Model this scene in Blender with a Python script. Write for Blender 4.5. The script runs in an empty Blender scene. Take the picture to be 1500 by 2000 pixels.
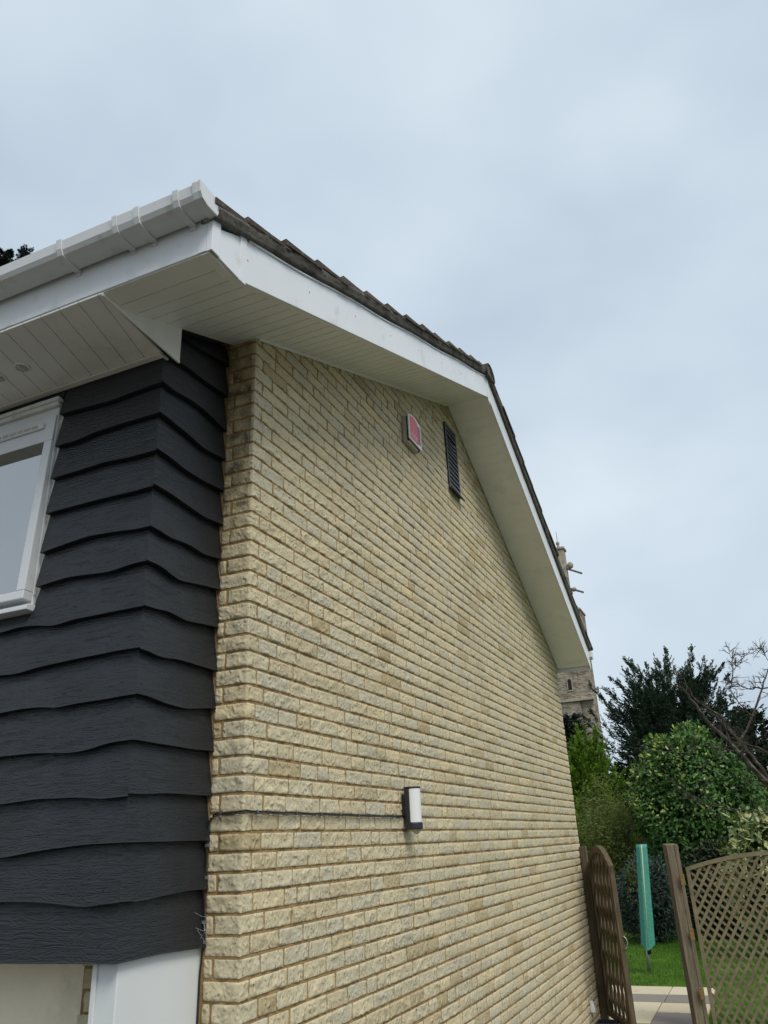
import bpy, math, random
import numpy as np
from mathutils import Matrix, Vector, noise as mnoise

random.seed(7); RNG = np.random.default_rng(7)
S = bpy.context.scene
COL = S.collection
ZO = 1.95                      # height of the measuring bed joint above the ground

# ------------------------------------------------------------------ camera
F_PX, YAW, PITCH, ROLL = 1517.4, -0.402427, 0.404987, -0.046988
CAM = np.array([1.92271, -2.89198, -0.15081])
def cam_axes():
    cy, sy, cp, sp = math.cos(YAW), math.sin(YAW), math.cos(PITCH), math.sin(PITCH)
    fwd = np.array([sy*cp, cy*cp, sp]); right = np.array([cy, -sy, 0.]); up = np.cross(right, fwd)
    cr, sr = math.cos(ROLL), math.sin(ROLL)
    return np.array([cr*right + sr*up, -sr*right + cr*up, fwd])
RM = cam_axes()
cd = bpy.data.cameras.new('camera'); cam = bpy.data.objects.new('camera', cd); COL.objects.link(cam)
cd.sensor_fit = 'HORIZONTAL'; cd.sensor_width = 36; cd.lens = F_PX/1500*36; cd.clip_start = .05; cd.clip_end = 3000
cam.matrix_world = Matrix(((RM[0][0], RM[1][0], -RM[2][0], CAM[0]), (RM[0][1], RM[1][1], -RM[2][1], CAM[1]),
                           (RM[0][2], RM[1][2], -RM[2][2], CAM[2]+ZO), (0, 0, 0, 1)))
S.camera = cam
S.render.resolution_x = 768; S.render.resolution_y = 1024

# ------------------------------------------------------------------ sky and sun
SUN_EL, SUN_AZ = math.radians(50), math.radians(128)     # azimuth clockwise from +Y
w = bpy.data.worlds.new('World'); S.world = w; w.use_nodes = True
nt = w.node_tree; nt.nodes.clear()
def wn(t): return nt.nodes.new(t)
sky = wn('ShaderNodeTexSky'); sky.sky_type = 'NISHITA'; sky.sun_disc = False
sky.sun_elevation = SUN_EL; sky.sun_rotation = SUN_AZ; sky.air_density = 1.2; sky.dust_density = 3
bg1 = wn('ShaderNodeBackground'); bg1.inputs[1].default_value = .07; nt.links.new(sky.outputs[0], bg1.inputs[0])
tc = wn('ShaderNodeTexCoord'); mp = wn('ShaderNodeMapping'); mp.inputs['Scale'].default_value = (1, 1, 1.7)
nt.links.new(tc.outputs['Generated'], mp.inputs[0])
n1 = wn('ShaderNodeTexNoise'); n1.inputs['Scale'].default_value = 2.1; n1.inputs['Detail'].default_value = 4; n1.inputs['Roughness'].default_value = .45
nt.links.new(mp.outputs[0], n1.inputs['Vector'])
cr = wn('ShaderNodeValToRGB'); e = cr.color_ramp.elements
e[0].position = .30; e[0].color = (.365, .440, .525, 1); e[1].position = .72; e[1].color = (.565, .640, .690, 1)
nt.links.new(n1.outputs[0], cr.inputs[0])
bg2 = wn('ShaderNodeBackground'); bg2.inputs[1].default_value = .90; nt.links.new(cr.outputs[0], bg2.inputs[0])
mx = wn('ShaderNodeMixShader'); mx.inputs[0].default_value = .9
nt.links.new(bg1.outputs[0], mx.inputs[1]); nt.links.new(bg2.outputs[0], mx.inputs[2])
wo = wn('ShaderNodeOutputWorld'); nt.links.new(mx.outputs[0], wo.inputs[0])
sl = bpy.data.lights.new('sun', 'SUN'); sl.energy = 1.5; sl.angle = math.radians(24); sl.color = (1, .96, .9)
sun = bpy.data.objects.new('sun', sl); COL.objects.link(sun); sun.location = (10, -10, 20)
sd = Vector((math.sin(SUN_AZ)*math.cos(SUN_EL), math.cos(SUN_AZ)*math.cos(SUN_EL), math.sin(SUN_EL)))
sun.rotation_euler = sd.to_track_quat('Z', 'Y').to_euler()
vs = S.view_settings; vs.view_transform = 'Standard'; vs.look = 'None'; vs.exposure = .68; vs.gamma = 1
vs.use_curve_mapping = False

# ------------------------------------------------------------------ photo pixel -> point on a plane
def ray(x, y): return RM.T @ np.array([(x-750)/F_PX, (1000-y)/F_PX, 1.])
def on_x(x, y, X): d = ray(x, y); return CAM + (X-CAM[0])/d[0]*d
def on_y(x, y, Y): d = ray(x, y); return CAM + (Y-CAM[1])/d[1]*d
def on_z(x, y, Z): d = ray(x, y); return CAM + (Z-CAM[2])/d[2]*d
def proj(P):
    d = RM @ (np.asarray(P, float)-CAM); return 750+F_PX*d[0]/d[2], 1000-F_PX*d[1]/d[2], d[2]
GZ = -ZO                        # ground level in the measuring frame

# ------------------------------------------------------------------ mesh helpers (measuring frame; +ZO when linked)
def link(name, me, mat, parent=None, smooth=False, kind=None):
    o = bpy.data.objects.new(name, me); COL.objects.link(o)
    if mat: me.materials.append(mat)
    if smooth is True: me.polygons.foreach_set('use_smooth', [True]*len(me.polygons))
    elif smooth is not False: me.polygons.foreach_set('use_smooth', list(smooth))
    if parent is not None:
        o.parent = parent; o.matrix_parent_inverse = parent_world(parent).inverted()
    if kind: o['kind'] = kind
    return o
def parent_world(p):
    m = p.matrix_basis.copy()
    if p.parent is not None: m = parent_world(p.parent) @ p.matrix_parent_inverse @ m
    return m
def mk(name, V, Fc, mat, parent=None, smooth=False, tone=None, kind=None):
    me = bpy.data.meshes.new(name)
    V = np.asarray(V, float) + np.array([0, 0, ZO])
    if isinstance(Fc, np.ndarray):
        n, k = Fc.shape
        me.vertices.add(len(V)); me.vertices.foreach_set('co', V.astype(np.float32).ravel())
        me.loops.add(n*k); me.loops.foreach_set('vertex_index', Fc.astype(np.int32).ravel())
        me.polygons.add(n); me.polygons.foreach_set('loop_start', np.arange(0, n*k, k, dtype=np.int32))
        me.update(calc_edges=True)
    else:
        me.from_pydata([tuple(v) for v in V], [], [tuple(f) for f in Fc]); me.update()
    if tone is not None:
        a = me.attributes.new('tone', 'FLOAT', 'FACE')
        t = np.full(len(me.polygons), tone, np.float32) if np.isscalar(tone) else np.asarray(tone, np.float32)
        a.data.foreach_set('value', t)
    return link(name, me, mat, parent, smooth, kind)
def empty(name, loc, label=None, cat=None, group=None):
    o = bpy.data.objects.new(name, None); COL.objects.link(o); o.empty_display_size = .2
    o.location = (loc[0], loc[1], loc[2]+ZO)
    if label: tag(o, label, cat, group)
    return o
def tag(o, label, cat, group=None):
    o['label'] = label; o['category'] = cat
    if group: o['group'] = group
    return o
class MB:
    """collects shapes for one mesh"""
    def __init__(s): s.V = []; s.F = []
    def add(s, V, Fc):
        b = len(s.V); s.V += [tuple(v) for v in V]; s.F += [tuple(i+b for i in f) for f in Fc]; return s
    def box(s, a, b, ch=0):
        x0, y0, z0 = a; x1, y1, z1 = b
        return s.add([(x0,y0,z0),(x1,y0,z0),(x1,y1,z0),(x0,y1,z0),(x0,y0,z1),(x1,y0,z1),(x1,y1,z1),(x0,y1,z1)],
                     [(0,3,2,1),(4,5,6,7),(0,1,5,4),(1,2,6,5),(2,3,7,6),(3,0,4,7)])
    def bar(s, p, q, wd, th, side):
        """rectangular bar p->q; side = direction of its width"""
        p, q, side = (np.asarray(v, float) for v in (p, q, side))
        d = (q-p)/np.linalg.norm(q-p); u = side-d*(side@d); u /= np.linalg.norm(u); n = np.cross(d, u)
        V = [e+a*u*wd/2+b*n*th/2 for e in (p, q) for a, b in ((-1,-1),(1,-1),(1,1),(-1,1))]
        return s.add(V, [(0,1,2,3),(7,6,5,4),(0,4,5,1),(1,5,6,2),(2,6,7,3),(3,7,4,0)])
    def prism(s, pts, axis, a, b):
        """closed polygon pts (2-D, other two axes in order) extruded a..b along axis; caps fanned"""
        n = len(pts); ax = 'xyz'.index(axis); V = []
        for c in (a, b):
            for p in pts:
                v = [p[0], p[1]]; v.insert(ax, c); V.append(v)
        return s.add(V, [tuple(range(n)), tuple(range(2*n-1, n-1, -1))] + [(i, i+n, (i+1) % n+n, (i+1) % n) for i in range(n)])
    def tube(s, pts, rad, n=8, cap=True):
        P = np.asarray(pts, float); m = len(P); R = np.broadcast_to(np.asarray(rad, float), (m,)); V = []; Fc = []
        for i in range(m):
            d = P[min(i+1, m-1)]-P[max(i-1, 0)]; d /= (np.linalg.norm(d)+1e-9)
            u = np.cross(d, (0, 0, 1) if abs(d[2]) < .9 else (1, 0, 0)); u /= np.linalg.norm(u); v = np.cross(d, u)
            for k in range(n):
                a = 2*math.pi*k/n; V.append(P[i]+R[i]*(math.cos(a)*u+math.sin(a)*v))
        for i in range(m-1):
            for k in range(n):
                Fc.append((i*n+k, i*n+(k+1) % n, (i+1)*n+(k+1) % n, (i+1)*n+k))
        if cap: Fc += [tuple(range(n-1, -1, -1)), tuple(range((m-1)*n, m*n))]
        return s.add(V, Fc)
    def lathe(s, c, prof, n=16):
        V = []; Fc = []
        for r, z in prof:
            for k in range(n):
                a = 2*math.pi*k/n; V.append((c[0]+r*math.cos(a), c[1]+r*math.sin(a), c[2]+z))
        m = len(prof)
        for i in range(m-1):
            for k in range(n): Fc.append((i*n+k, i*n+(k+1) % n, (i+1)*n+(k+1) % n, (i+1)*n+k))
        Fc += [tuple(range(n-1, -1, -1)), tuple(range((m-1)*n, m*n))]
        return s.add(V, Fc)
    def build(s, name, mat, parent=None, smooth=False, bevel=0, tone=None, kind=None):
        o = mk(name, s.V, s.F, mat, parent, smooth, tone, kind)
        if bevel:
            m = o.modifiers.new('bevel', 'BEVEL'); m.width = bevel; m.segments = 2; m.limit_method = 'ANGLE'; m.angle_limit = .7
        return o

# ------------------------------------------------------------------ materials
def mat(name, base, rough=.6, var=.15, scale=8., bump=0., bscale=60., spec=.5, detail=5, stretch=None, dirt=None, metal=0., coat=0., pos=False):
    """principled with noise-varied colour (position based), optional fine bump and dirt patches"""
    m = bpy.data.materials.new(name); m.use_nodes = True; t = m.node_tree; N = t.nodes; L = t.links
    p = N['Principled BSDF']; p.inputs['Roughness'].default_value = rough; p.inputs['Metallic'].default_value = metal
    p.inputs['Specular IOR Level'].default_value = spec; p.inputs['Coat Weight'].default_value = coat
    g = N.new('ShaderNodeNewGeometry'); v = g.outputs['Position']
    if stretch:
        mpn = N.new('ShaderNodeMapping'); mpn.inputs['Scale'].default_value = stretch; L.new(v, mpn.inputs[0]); v = mpn.outputs[0]
    nz = N.new('ShaderNodeTexNoise'); nz.inputs['Scale'].default_value = scale; nz.inputs['Detail'].default_value = detail; L.new(v, nz.inputs['Vector'])
    r = N.new('ShaderNodeValToRGB'); b = np.array(base)
    r.color_ramp.elements[0].position = .3; r.color_ramp.elements[1].position = .7
    r.color_ramp.elements[0].color = (*np.clip(b*(1-var), 0, 1), 1); r.color_ramp.elements[1].color = (*np.clip(b*(1+var), 0, 1), 1)
    L.new(nz.outputs[0], r.inputs[0]); out = r.outputs[0]
    if dirt:
        dcol, dsc, dlo, dhi = dirt
        n2 = N.new('ShaderNodeTexNoise'); n2.inputs['Scale'].default_value = dsc; n2.inputs['Detail'].default_value = 8; n2.inputs['Roughness'].default_value = .65; L.new(v, n2.inputs['Vector'])
        mr = N.new('ShaderNodeMapRange'); mr.inputs[1].default_value = dlo; mr.inputs[2].default_value = dhi; L.new(n2.outputs[0], mr.inputs[0])
        mxn = N.new('ShaderNodeMix'); mxn.data_type = 'RGBA'; L.new(mr.outputs[0], mxn.inputs[0]); L.new(out, mxn.inputs[6]); mxn.inputs[7].default_value = (*dcol, 1); out = mxn.outputs[2]
    L.new(out, p.inputs['Base Color'])
    if bump:
        nb = N.new('ShaderNodeTexNoise'); nb.inputs['Scale'].default_value = bscale; nb.inputs['Detail'].default_value = 6; L.new(v, nb.inputs['Vector'])
        bp = N.new('ShaderNodeBump'); bp.inputs['Strength'].default_value = 1; bp.inputs['Distance'].default_value = bump; L.new(nb.outputs[0], bp.inputs['Height']); L.new(bp.outputs[0], p.inputs['Normal'])
    return m
def toned(name, stops, rough=.8, spec=.3, mott=None, bump=0., bscale=80., trans=0., ridged=False):
    """colour from the per-piece 'tone' attribute through a ramp; mott = (dark colour, scale, lo, hi, amount) blotches"""
    m = bpy.data.materials.new(name); m.use_nodes = True; t = m.node_tree; N = t.nodes; L = t.links
    p = N['Principled BSDF']; p.inputs['Roughness'].default_value = rough; p.inputs['Specular IOR Level'].default_value = spec
    at = N.new('ShaderNodeAttribute'); at.attribute_name = 'tone'
    r = N.new('ShaderNodeValToRGB'); el = r.color_ramp.elements
    while len(el) < len(stops): el.new(.5)
    for i, (q, c) in enumerate(stops): el[i].position = q; el[i].color = (*c, 1)
    L.new(at.outputs['Fac'], r.inputs[0]); out = r.outputs[0]
    g = N.new('ShaderNodeNewGeometry')
    for mo in (mott or []):
        dcol, sc, lo, hi, amt = mo
        nz = N.new('ShaderNodeTexNoise'); nz.inputs['Scale'].default_value = sc; nz.inputs['Detail'].default_value = 9; nz.inputs['Roughness'].default_value = .68; L.new(g.outputs['Position'], nz.inputs['Vector'])
        mr = N.new('ShaderNodeMapRange'); mr.inputs[1].default_value = lo; mr.inputs[2].default_value = hi; mr.inputs[4].default_value = amt; L.new(nz.outputs[0], mr.inputs[0])
        x = N.new('ShaderNodeMix'); x.data_type = 'RGBA'; L.new(mr.outputs[0], x.inputs[0]); L.new(out, x.inputs[6]); x.inputs[7].default_value = (*dcol, 1); out = x.outputs[2]
    L.new(out, p.inputs['Base Color'])
    if bump:
        nb = N.new('ShaderNodeTexNoise'); nb.noise_type = 'RIDGED_MULTIFRACTAL' if ridged else 'FBM'; nb.inputs['Scale'].default_value = bscale*(.42 if ridged else 1); nb.inputs['Detail'].default_value = 8; nb.inputs['Roughness'].default_value = .62; L.new(g.outputs['Position'], nb.inputs['Vector'])
        bp = N.new('ShaderNodeBump'); bp.inputs['Strength'].default_value = 1; bp.inputs['Distance'].default_value = bump; L.new(nb.outputs[0], bp.inputs['Height']); L.new(bp.outputs[0], p.inputs['Normal'])
    if trans:
        tr = N.new('ShaderNodeBsdfTranslucent'); L.new(out, tr.inputs[0]); ms = N.new('ShaderNodeMixShader'); ms.inputs[0].default_value = trans
        L.new(p.outputs[0], ms.inputs[1]); L.new(tr.outputs[0], ms.inputs[2]); L.new(ms.outputs[0], N['Material Output'].inputs[0])
    return m
def wood_paint(name, base, rough, bump):
    """painted rough-sawn board: long wavy grain relief with ring figures"""
    m = bpy.data.materials.new(name); m.use_nodes = True; t = m.node_tree; N = t.nodes; L = t.links
    p = N['Principled BSDF']; p.inputs['Roughness'].default_value = rough; p.inputs['Specular IOR Level'].default_value = .45
    g = N.new('ShaderNodeNewGeometry'); oi = N.new('ShaderNodeObjectInfo')
    ad = N.new('ShaderNodeVectorMath'); ad.operation = 'MULTIPLY_ADD'; L.new(oi.outputs['Random'], ad.inputs[0]); ad.inputs[1].default_value = (31, 17, 23); L.new(g.outputs['Position'], ad.inputs[2])
    mpn = N.new('ShaderNodeMapping'); mpn.inputs['Scale'].default_value = (1.5, 1.5, 6.5); L.new(ad.outputs[0], mpn.inputs[0])
    wv = N.new('ShaderNodeTexNoise'); wv.inputs['Scale'].default_value = 2.2; wv.inputs['Detail'].default_value = 2; L.new(mpn.outputs[0], wv.inputs['Vector'])
    mu = N.new('ShaderNodeMath'); mu.operation = 'MULTIPLY'; mu.inputs[1].default_value = 130; L.new(wv.outputs[0], mu.inputs[0])
    si = N.new('ShaderNodeMath'); si.operation = 'SINE'; L.new(mu.outputs[0], si.inputs[0])
    fm = N.new('ShaderNodeMapping'); fm.inputs['Scale'].default_value = (9, 9, 130); L.new(ad.outputs[0], fm.inputs[0])
    fn = N.new('ShaderNodeTexNoise'); fn.inputs['Scale'].default_value = 1.; fn.inputs['Detail'].default_value = 5; L.new(fm.outputs[0], fn.inputs['Vector'])
    ma = N.new('ShaderNodeMath'); ma.operation = 'MULTIPLY_ADD'; ma.inputs[1].default_value = .10; L.new(si.outputs[0], ma.inputs[0]); L.new(fn.outputs[0], ma.inputs[2])
    bp = N.new('ShaderNodeBump'); bp.inputs['Strength'].default_value = 1; bp.inputs['Distance'].default_value = bump; L.new(ma.outputs[0], bp.inputs['Height']); L.new(bp.outputs[0], p.inputs['Normal'])
    n2 = N.new('ShaderNodeTexNoise'); n2.inputs['Scale'].default_value = 5; n2.inputs['Detail'].default_value = 6; L.new(ad.outputs[0], n2.inputs['Vector'])
    r = N.new('ShaderNodeValToRGB'); b = np.array(base); r.color_ramp.elements[0].position = .35; r.color_ramp.elements[1].position = .7
    r.color_ramp.elements[0].color = (*b*.82, 1); r.color_ramp.elements[1].color = (*b*1.2, 1); L.new(n2.outputs[0], r.inputs[0]); L.new(r.outputs[0], p.inputs['Base Color'])
    return m
M = {}
M['stone'] = toned('split_stone', [(0, (.10, .085, .06)), (.14, (.42, .335, .185)), (.26, (.52, .435, .27)), (.5, (.58, .50, .325)), (.75, (.50, .455, .33)), (1, (.62, .515, .30))], rough=.95, spec=.1,
                   mott=[((.33, .30, .215), 1.3, .48, .72, .45), ((.42, .385, .28), 26, .48, .72, .5), ((.66, .60, .44), 120, .52, .66, .5), ((.14, .115, .07), 70, .57, .66, .75), ((.10, .085, .06), 170, .58, .68, .7)], bump=.008, bscale=100, ridged=True)
M['mortar'] = mat('ochre_mortar', (.315, .21, .095), .95, .2, 14, .004, 160, .1, dirt=((.15, .105, .055), 3., .56, .76))
M['clad'] = wood_paint('black_board_paint', (.0118, .0136, .0160), .47, .0034)
M['pvc'] = mat('white_pvc', (.70, .72, .73), .30, .03, 2., dirt=((.47, .48, .42), 6., .56, .80))
M['soffit'] = mat('soffit_pvc', (.80, .80, .75), .36, .04, 3., dirt=((.60, .60, .52), 4., .55, .85))
M['wframe'] = mat('window_pvc', (.66, .67, .68), .3, .03, 3., dirt=((.5, .49, .44), 9., .6, .8))
M['timber_white'] = mat('weathered_white_paint', (.60, .60, .56), .6, .1, 20, .0008, 90, dirt=((.35, .32, .27), 18., .55, .72))
M['gutter'] = mat('gutter_pvc', (.63, .635, .635), .33, .03, 3., dirt=((.42, .42, .36), 8., .55, .78))
M['tile'] = toned('concrete_tile', [(0, (.055, .045, .04)), (.5, (.085, .068, .056)), (1, (.12, .095, .075))], rough=.95, spec=.15,
                  mott=[((.26, .25, .19), 28, .54, .68, .75), ((.03, .028, .025), 12, .5, .7, .6)], bump=.004, bscale=90)
M['bed'] = mat('verge_mortar', (.125, .115, .10), .95, .35, 18, .006, 60, .1, dirt=((.03, .028, .026), 9., .5, .7))
M['felt'] = mat('black_undercloak', (.022, .022, .024), .8, .3, 12, .002, 60)
M['lamp_black'] = mat('black_lamp_plastic', (.018, .019, .022), .45, .15, 20, .0004, 300)
M['opal'] = mat('opal_diffuser', (.74, .75, .73), .4, .02, 5)
M['pir'] = mat('sensor_lens', (.40, .40, .31), .35, .05, 9)
M['cable'] = mat('black_cable', (.012, .012, .013), .45, .2, 20)
M['clip'] = mat('cable_clip_plastic', (.10, .10, .10), .5, .2, 20)
M['pin'] = mat('steel_pin', (.45, .45, .43), .4, .2, 50)
M['alarm_body'] = mat('alarm_casing', (.42, .40, .35), .5, .1, 14)
M['alarm_white'] = mat('alarm_border', (.74, .76, .75), .35, .03, 20)
M['alarm_pink'] = mat('faded_red_panel', (.70, .05, .075), .35, .12, 12)
M['alarm_red'] = mat('red_stripe', (.34, .06, .09), .4, .1, 15)
M['alarm_dark'] = mat('dark_red_lens', (.05, .008, .012), .2, .2, 15)
M['alarm_print'] = mat('pale_print', (.66, .42, .44), .4, .1, 30)
M['vent'] = mat('blue_grey_louvre', (.075, .085, .10), .5, .15, 14)
M['vent_dark'] = mat('vent_void', (.008, .008, .009), .9, .1, 5)
M['cream'] = mat('cream_render', (.78, .70, .54), .85, .06, 5, .002, 120, dirt=((.48, .42, .31), 3, .5, .8))
M['whitewood'] = mat('white_painted_panel', (.62, .64, .63), .45, .03, 4, dirt=((.60, .58, .52), 5, .62, .8))
M['gate'] = mat('brown_stained_timber', (.095, .072, .044), .75, .35, 5, .002, 30, .25, stretch=(9, 9, 1.2))
M['post'] = mat('weathered_post_timber', (.150, .122, .085), .85, .32, 4, .003, 26, .2, stretch=(11, 11, 1.1), dirt=((.10, .08, .05), 3, .58, .72))
M['trellis'] = mat('weathered_trellis_timber', (.20, .17, .105), .85, .25, 12, .002, 50, .2)
M['brass'] = mat('brassy_hinge', (.26, .175, .06), .45, .3, 40, metal=.3)
M['cover'] = mat('green_dryer_cover', (.055, .27, .20), .7, .22, 42, .002, 90)
M['piping'] = mat('pale_piping', (.50, .52, .40), .7, .1, 30)
M['alu'] = mat('grey_metal_pole', (.30, .31, .31), .4, .1, 20, metal=.5)
M['lawn'] = mat('lawn_ground', (.07, .14, .016), .95, .35, 3, .01, 40, .1, dirt=((.035, .075, .01), 1.2, .45, .65))
M['ground'] = mat('tarmac_drive', (.13, .12, .10), .95, .2, 30, .004, 140, .2)
M['earth'] = mat('dark_earth', (.05, .045, .028), .95, .3, 4, .02, 20, .1)
M['slab'] = toned('paving_slab', [(0, (.50, .43, .29)), (.45, (.58, .51, .36)), (.55, (.20, .172, .15)), (1, (.25, .212, .185))], rough=.9, spec=.2, mott=[((.16, .14, .11), 9, .58, .75, .5)], bump=.003, bscale=70)
M['tower'] = mat('rubble_stone', (.30, .265, .20), .95, .3, 1.9, .12, 2.6, .1, stretch=(1, 1, 2.6), dirt=((.13, .105, .085), .8, .47, .64))
M['ashlar'] = mat('ashlar_dressing', (.34, .305, .235), .95, .18, 1.5, .02, 6, .1, dirt=((.15, .13, .11), 1.2, .5, .7))
M['slit'] = mat('dark_opening', (.012, .012, .012), .9, .1, 5)
M['spout'] = mat('lead_spout', (.10, .10, .105), .7, .2, 4)
M['bark'] = mat('lichened_bark', (.062, .052, .042), .95, .4, 14, .006, 50, .1, dirt=((.20, .19, .155), 9, .55, .68))
M['dbark'] = mat('dark_bark', (.05, .04, .03), .95, .3, 8, .01, 20, .1)
M['yew'] = toned('yew_needles', [(0, (.012, .028, .015)), (.6, (.048, .085, .042)), (1, (.13, .165, .08))], rough=.7, spec=.3, trans=.12)
M['thuja'] = toned('thuja_scales', [(0, (.024, .06, .007)), (.5, (.14, .26, .02)), (1, (.36, .48, .05))], rough=.7, spec=.25, trans=.25)
M['bamboo'] = toned('bamboo_leaf', [(0, (.045, .07, .016)), (.55, (.16, .20, .045)), (1, (.42, .42, .12))], rough=.6, spec=.3, trans=.3)
M['laurel'] = toned('laurel_leaf', [(0, (.018, .05, .010)), (.6, (.085, .19, .035)), (.86, (.18, .33, .06)), (.95, (.30, .36, .07)), (1, (.48, .50, .14))], rough=.45, spec=.4, trans=.2)
M['varieg'] = toned('variegated_leaf', [(0, (.03, .075, .02)), (.4, (.09, .15, .03)), (.6, (.36, .37, .12)), (1, (.50, .50, .22))], rough=.4, spec=.5, trans=.2)
M['greyleaf'] = toned('grey_green_leaf', [(0, (.010, .024, .016)), (.6, (.035, .06, .045)), (1, (.11, .15, .12))], rough=.55, spec=.4, trans=.15)
M['darkleaf'] = toned('dark_hedge_leaf', [(0, (.010, .02, .009)), (.6, (.03, .05, .02)), (1, (.09, .10, .04))], rough=.6, spec=.3, trans=.12)
M['fir'] = toned('fir_needles', [(0, (.005, .012, .010)), (1, (.022, .04, .028))], rough=.7, spec=.3, trans=.1)
M['grass'] = toned('grass_blade', [(0, (.05, .115, .01)), (.6, (.09, .21, .016)), (1, (.17, .30, .035))], rough=.6, spec=.3, trans=.35)
M['web'] = mat('cobweb', (.5, .5, .48), .8, .1, 10)
M['drain'] = mat('black_drain_plastic', (.012, .013, .02), .5, .2, 12)
def glass_mat():
    m = bpy.data.materials.new('window_glass'); m.use_nodes = True; p = m.node_tree.nodes['Principled BSDF']
    p.inputs['Base Color'].default_value = (.012, .014, .015, 1); p.inputs['Roughness'].default_value = .015
    p.inputs['Specular IOR Level'].default_value = 1.0; p.inputs['IOR'].default_value = 2.6
    return m
M['glass'] = glass_mat()

# ================================================================== THE SETTING
def sheet(name, x0, y0, x1, y1, z, m, nx=1, ny=1):
    xs = np.linspace(x0, x1, nx+1); ys = np.linspace(y0, y1, ny+1)
    V = [(x, y, z) for y in ys for x in xs]; Fc = [(j*(nx+1)+i, j*(nx+1)+i+1, (j+1)*(nx+1)+i+1, (j+1)*(nx+1)+i) for j in range(ny) for i in range(nx)]
    o = mk(name, V, Fc, m); o['kind'] = 'structure'; return o
sheet('ground', -700, -700, 700, 700, GZ-.05, M['earth'])
sheet('driveway', -9, -14, 9, 5.2, GZ-.004, M['ground'])
PAT_Y0, PAT_Y1, PAT_X1 = 5.2, on_z(1290, 1930, GZ)[1], on_z(1397, 1940, GZ)[0]
sheet('lawn', -9, 5.2, 16, 15.5, GZ-.006, M['lawn'])
pb = sheet('patio', -3.2, PAT_Y0, PAT_X1, PAT_Y1, GZ+.004, M['mortar'])
rows = [PAT_Y1] + [on_z(1290, q, GZ)[1] for q in (1946, 1962, 1981, 2004)]
while rows[-1] > PAT_Y0+.3: rows.append(rows[-1]-.45)
rows[-1] = PAT_Y0
tones = [(.15, .3), (.8, .7), (.3, .1), (.2, .85), (.8, .3), (.2, .9), (.7, .3), (.2, .7)]
jx = on_z(1301, 1955, GZ)[0]
for i in range(len(rows)-1):
    y1, y0 = rows[i]-.006, rows[i+1]+.006
    off = [0, 0, -.02, -.02, .3, -.1, .2, 0, .1, .1][i % 10]
    xs = [-3.2] + [jx+off+k*.6 for k in range(-5, 0)] + [jx+off]
    while xs[-1]+.62 < PAT_X1-.1: xs.append(xs[-1]+.6)
    xs.append(PAT_X1)
    xs = [v for v in xs if v >= -3.2]
    for k in range(len(xs)-1):
        if xs[k+1]-xs[k] < .05: continue
        right = xs[k] >= jx+off-.01
        tn = tones[i % 8][1 if right else 0]
        if xs[k] < jx-.7 or xs[k] > jx+.7: tn = random.choice([.1, .3, .2, .85])
        MB().box((xs[k]+.006, y0, GZ+.002), (xs[k+1]-.006, y1, GZ+.022+random.uniform(-.002, .002))).build('slab', M['slab'], pb, bevel=.004, tone=tn)

# ================================================================== THE HOUSE
house = empty('house', (-1.5, 3.4, GZ), 'cream stone gable-ended house with black waney-edge cladding and white eaves', 'house')
C_H = .075; LW = 6.877
def soff(y):                     # underside of the verge soffit along the gable
    return 2.345+.405*y if y < 3.26 else 2.345+.405*3.26-.512*(y-3.26)
def barge_b(y): return soff(y)-.025
XB = .415                        # outer face of the bargeboards

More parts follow.
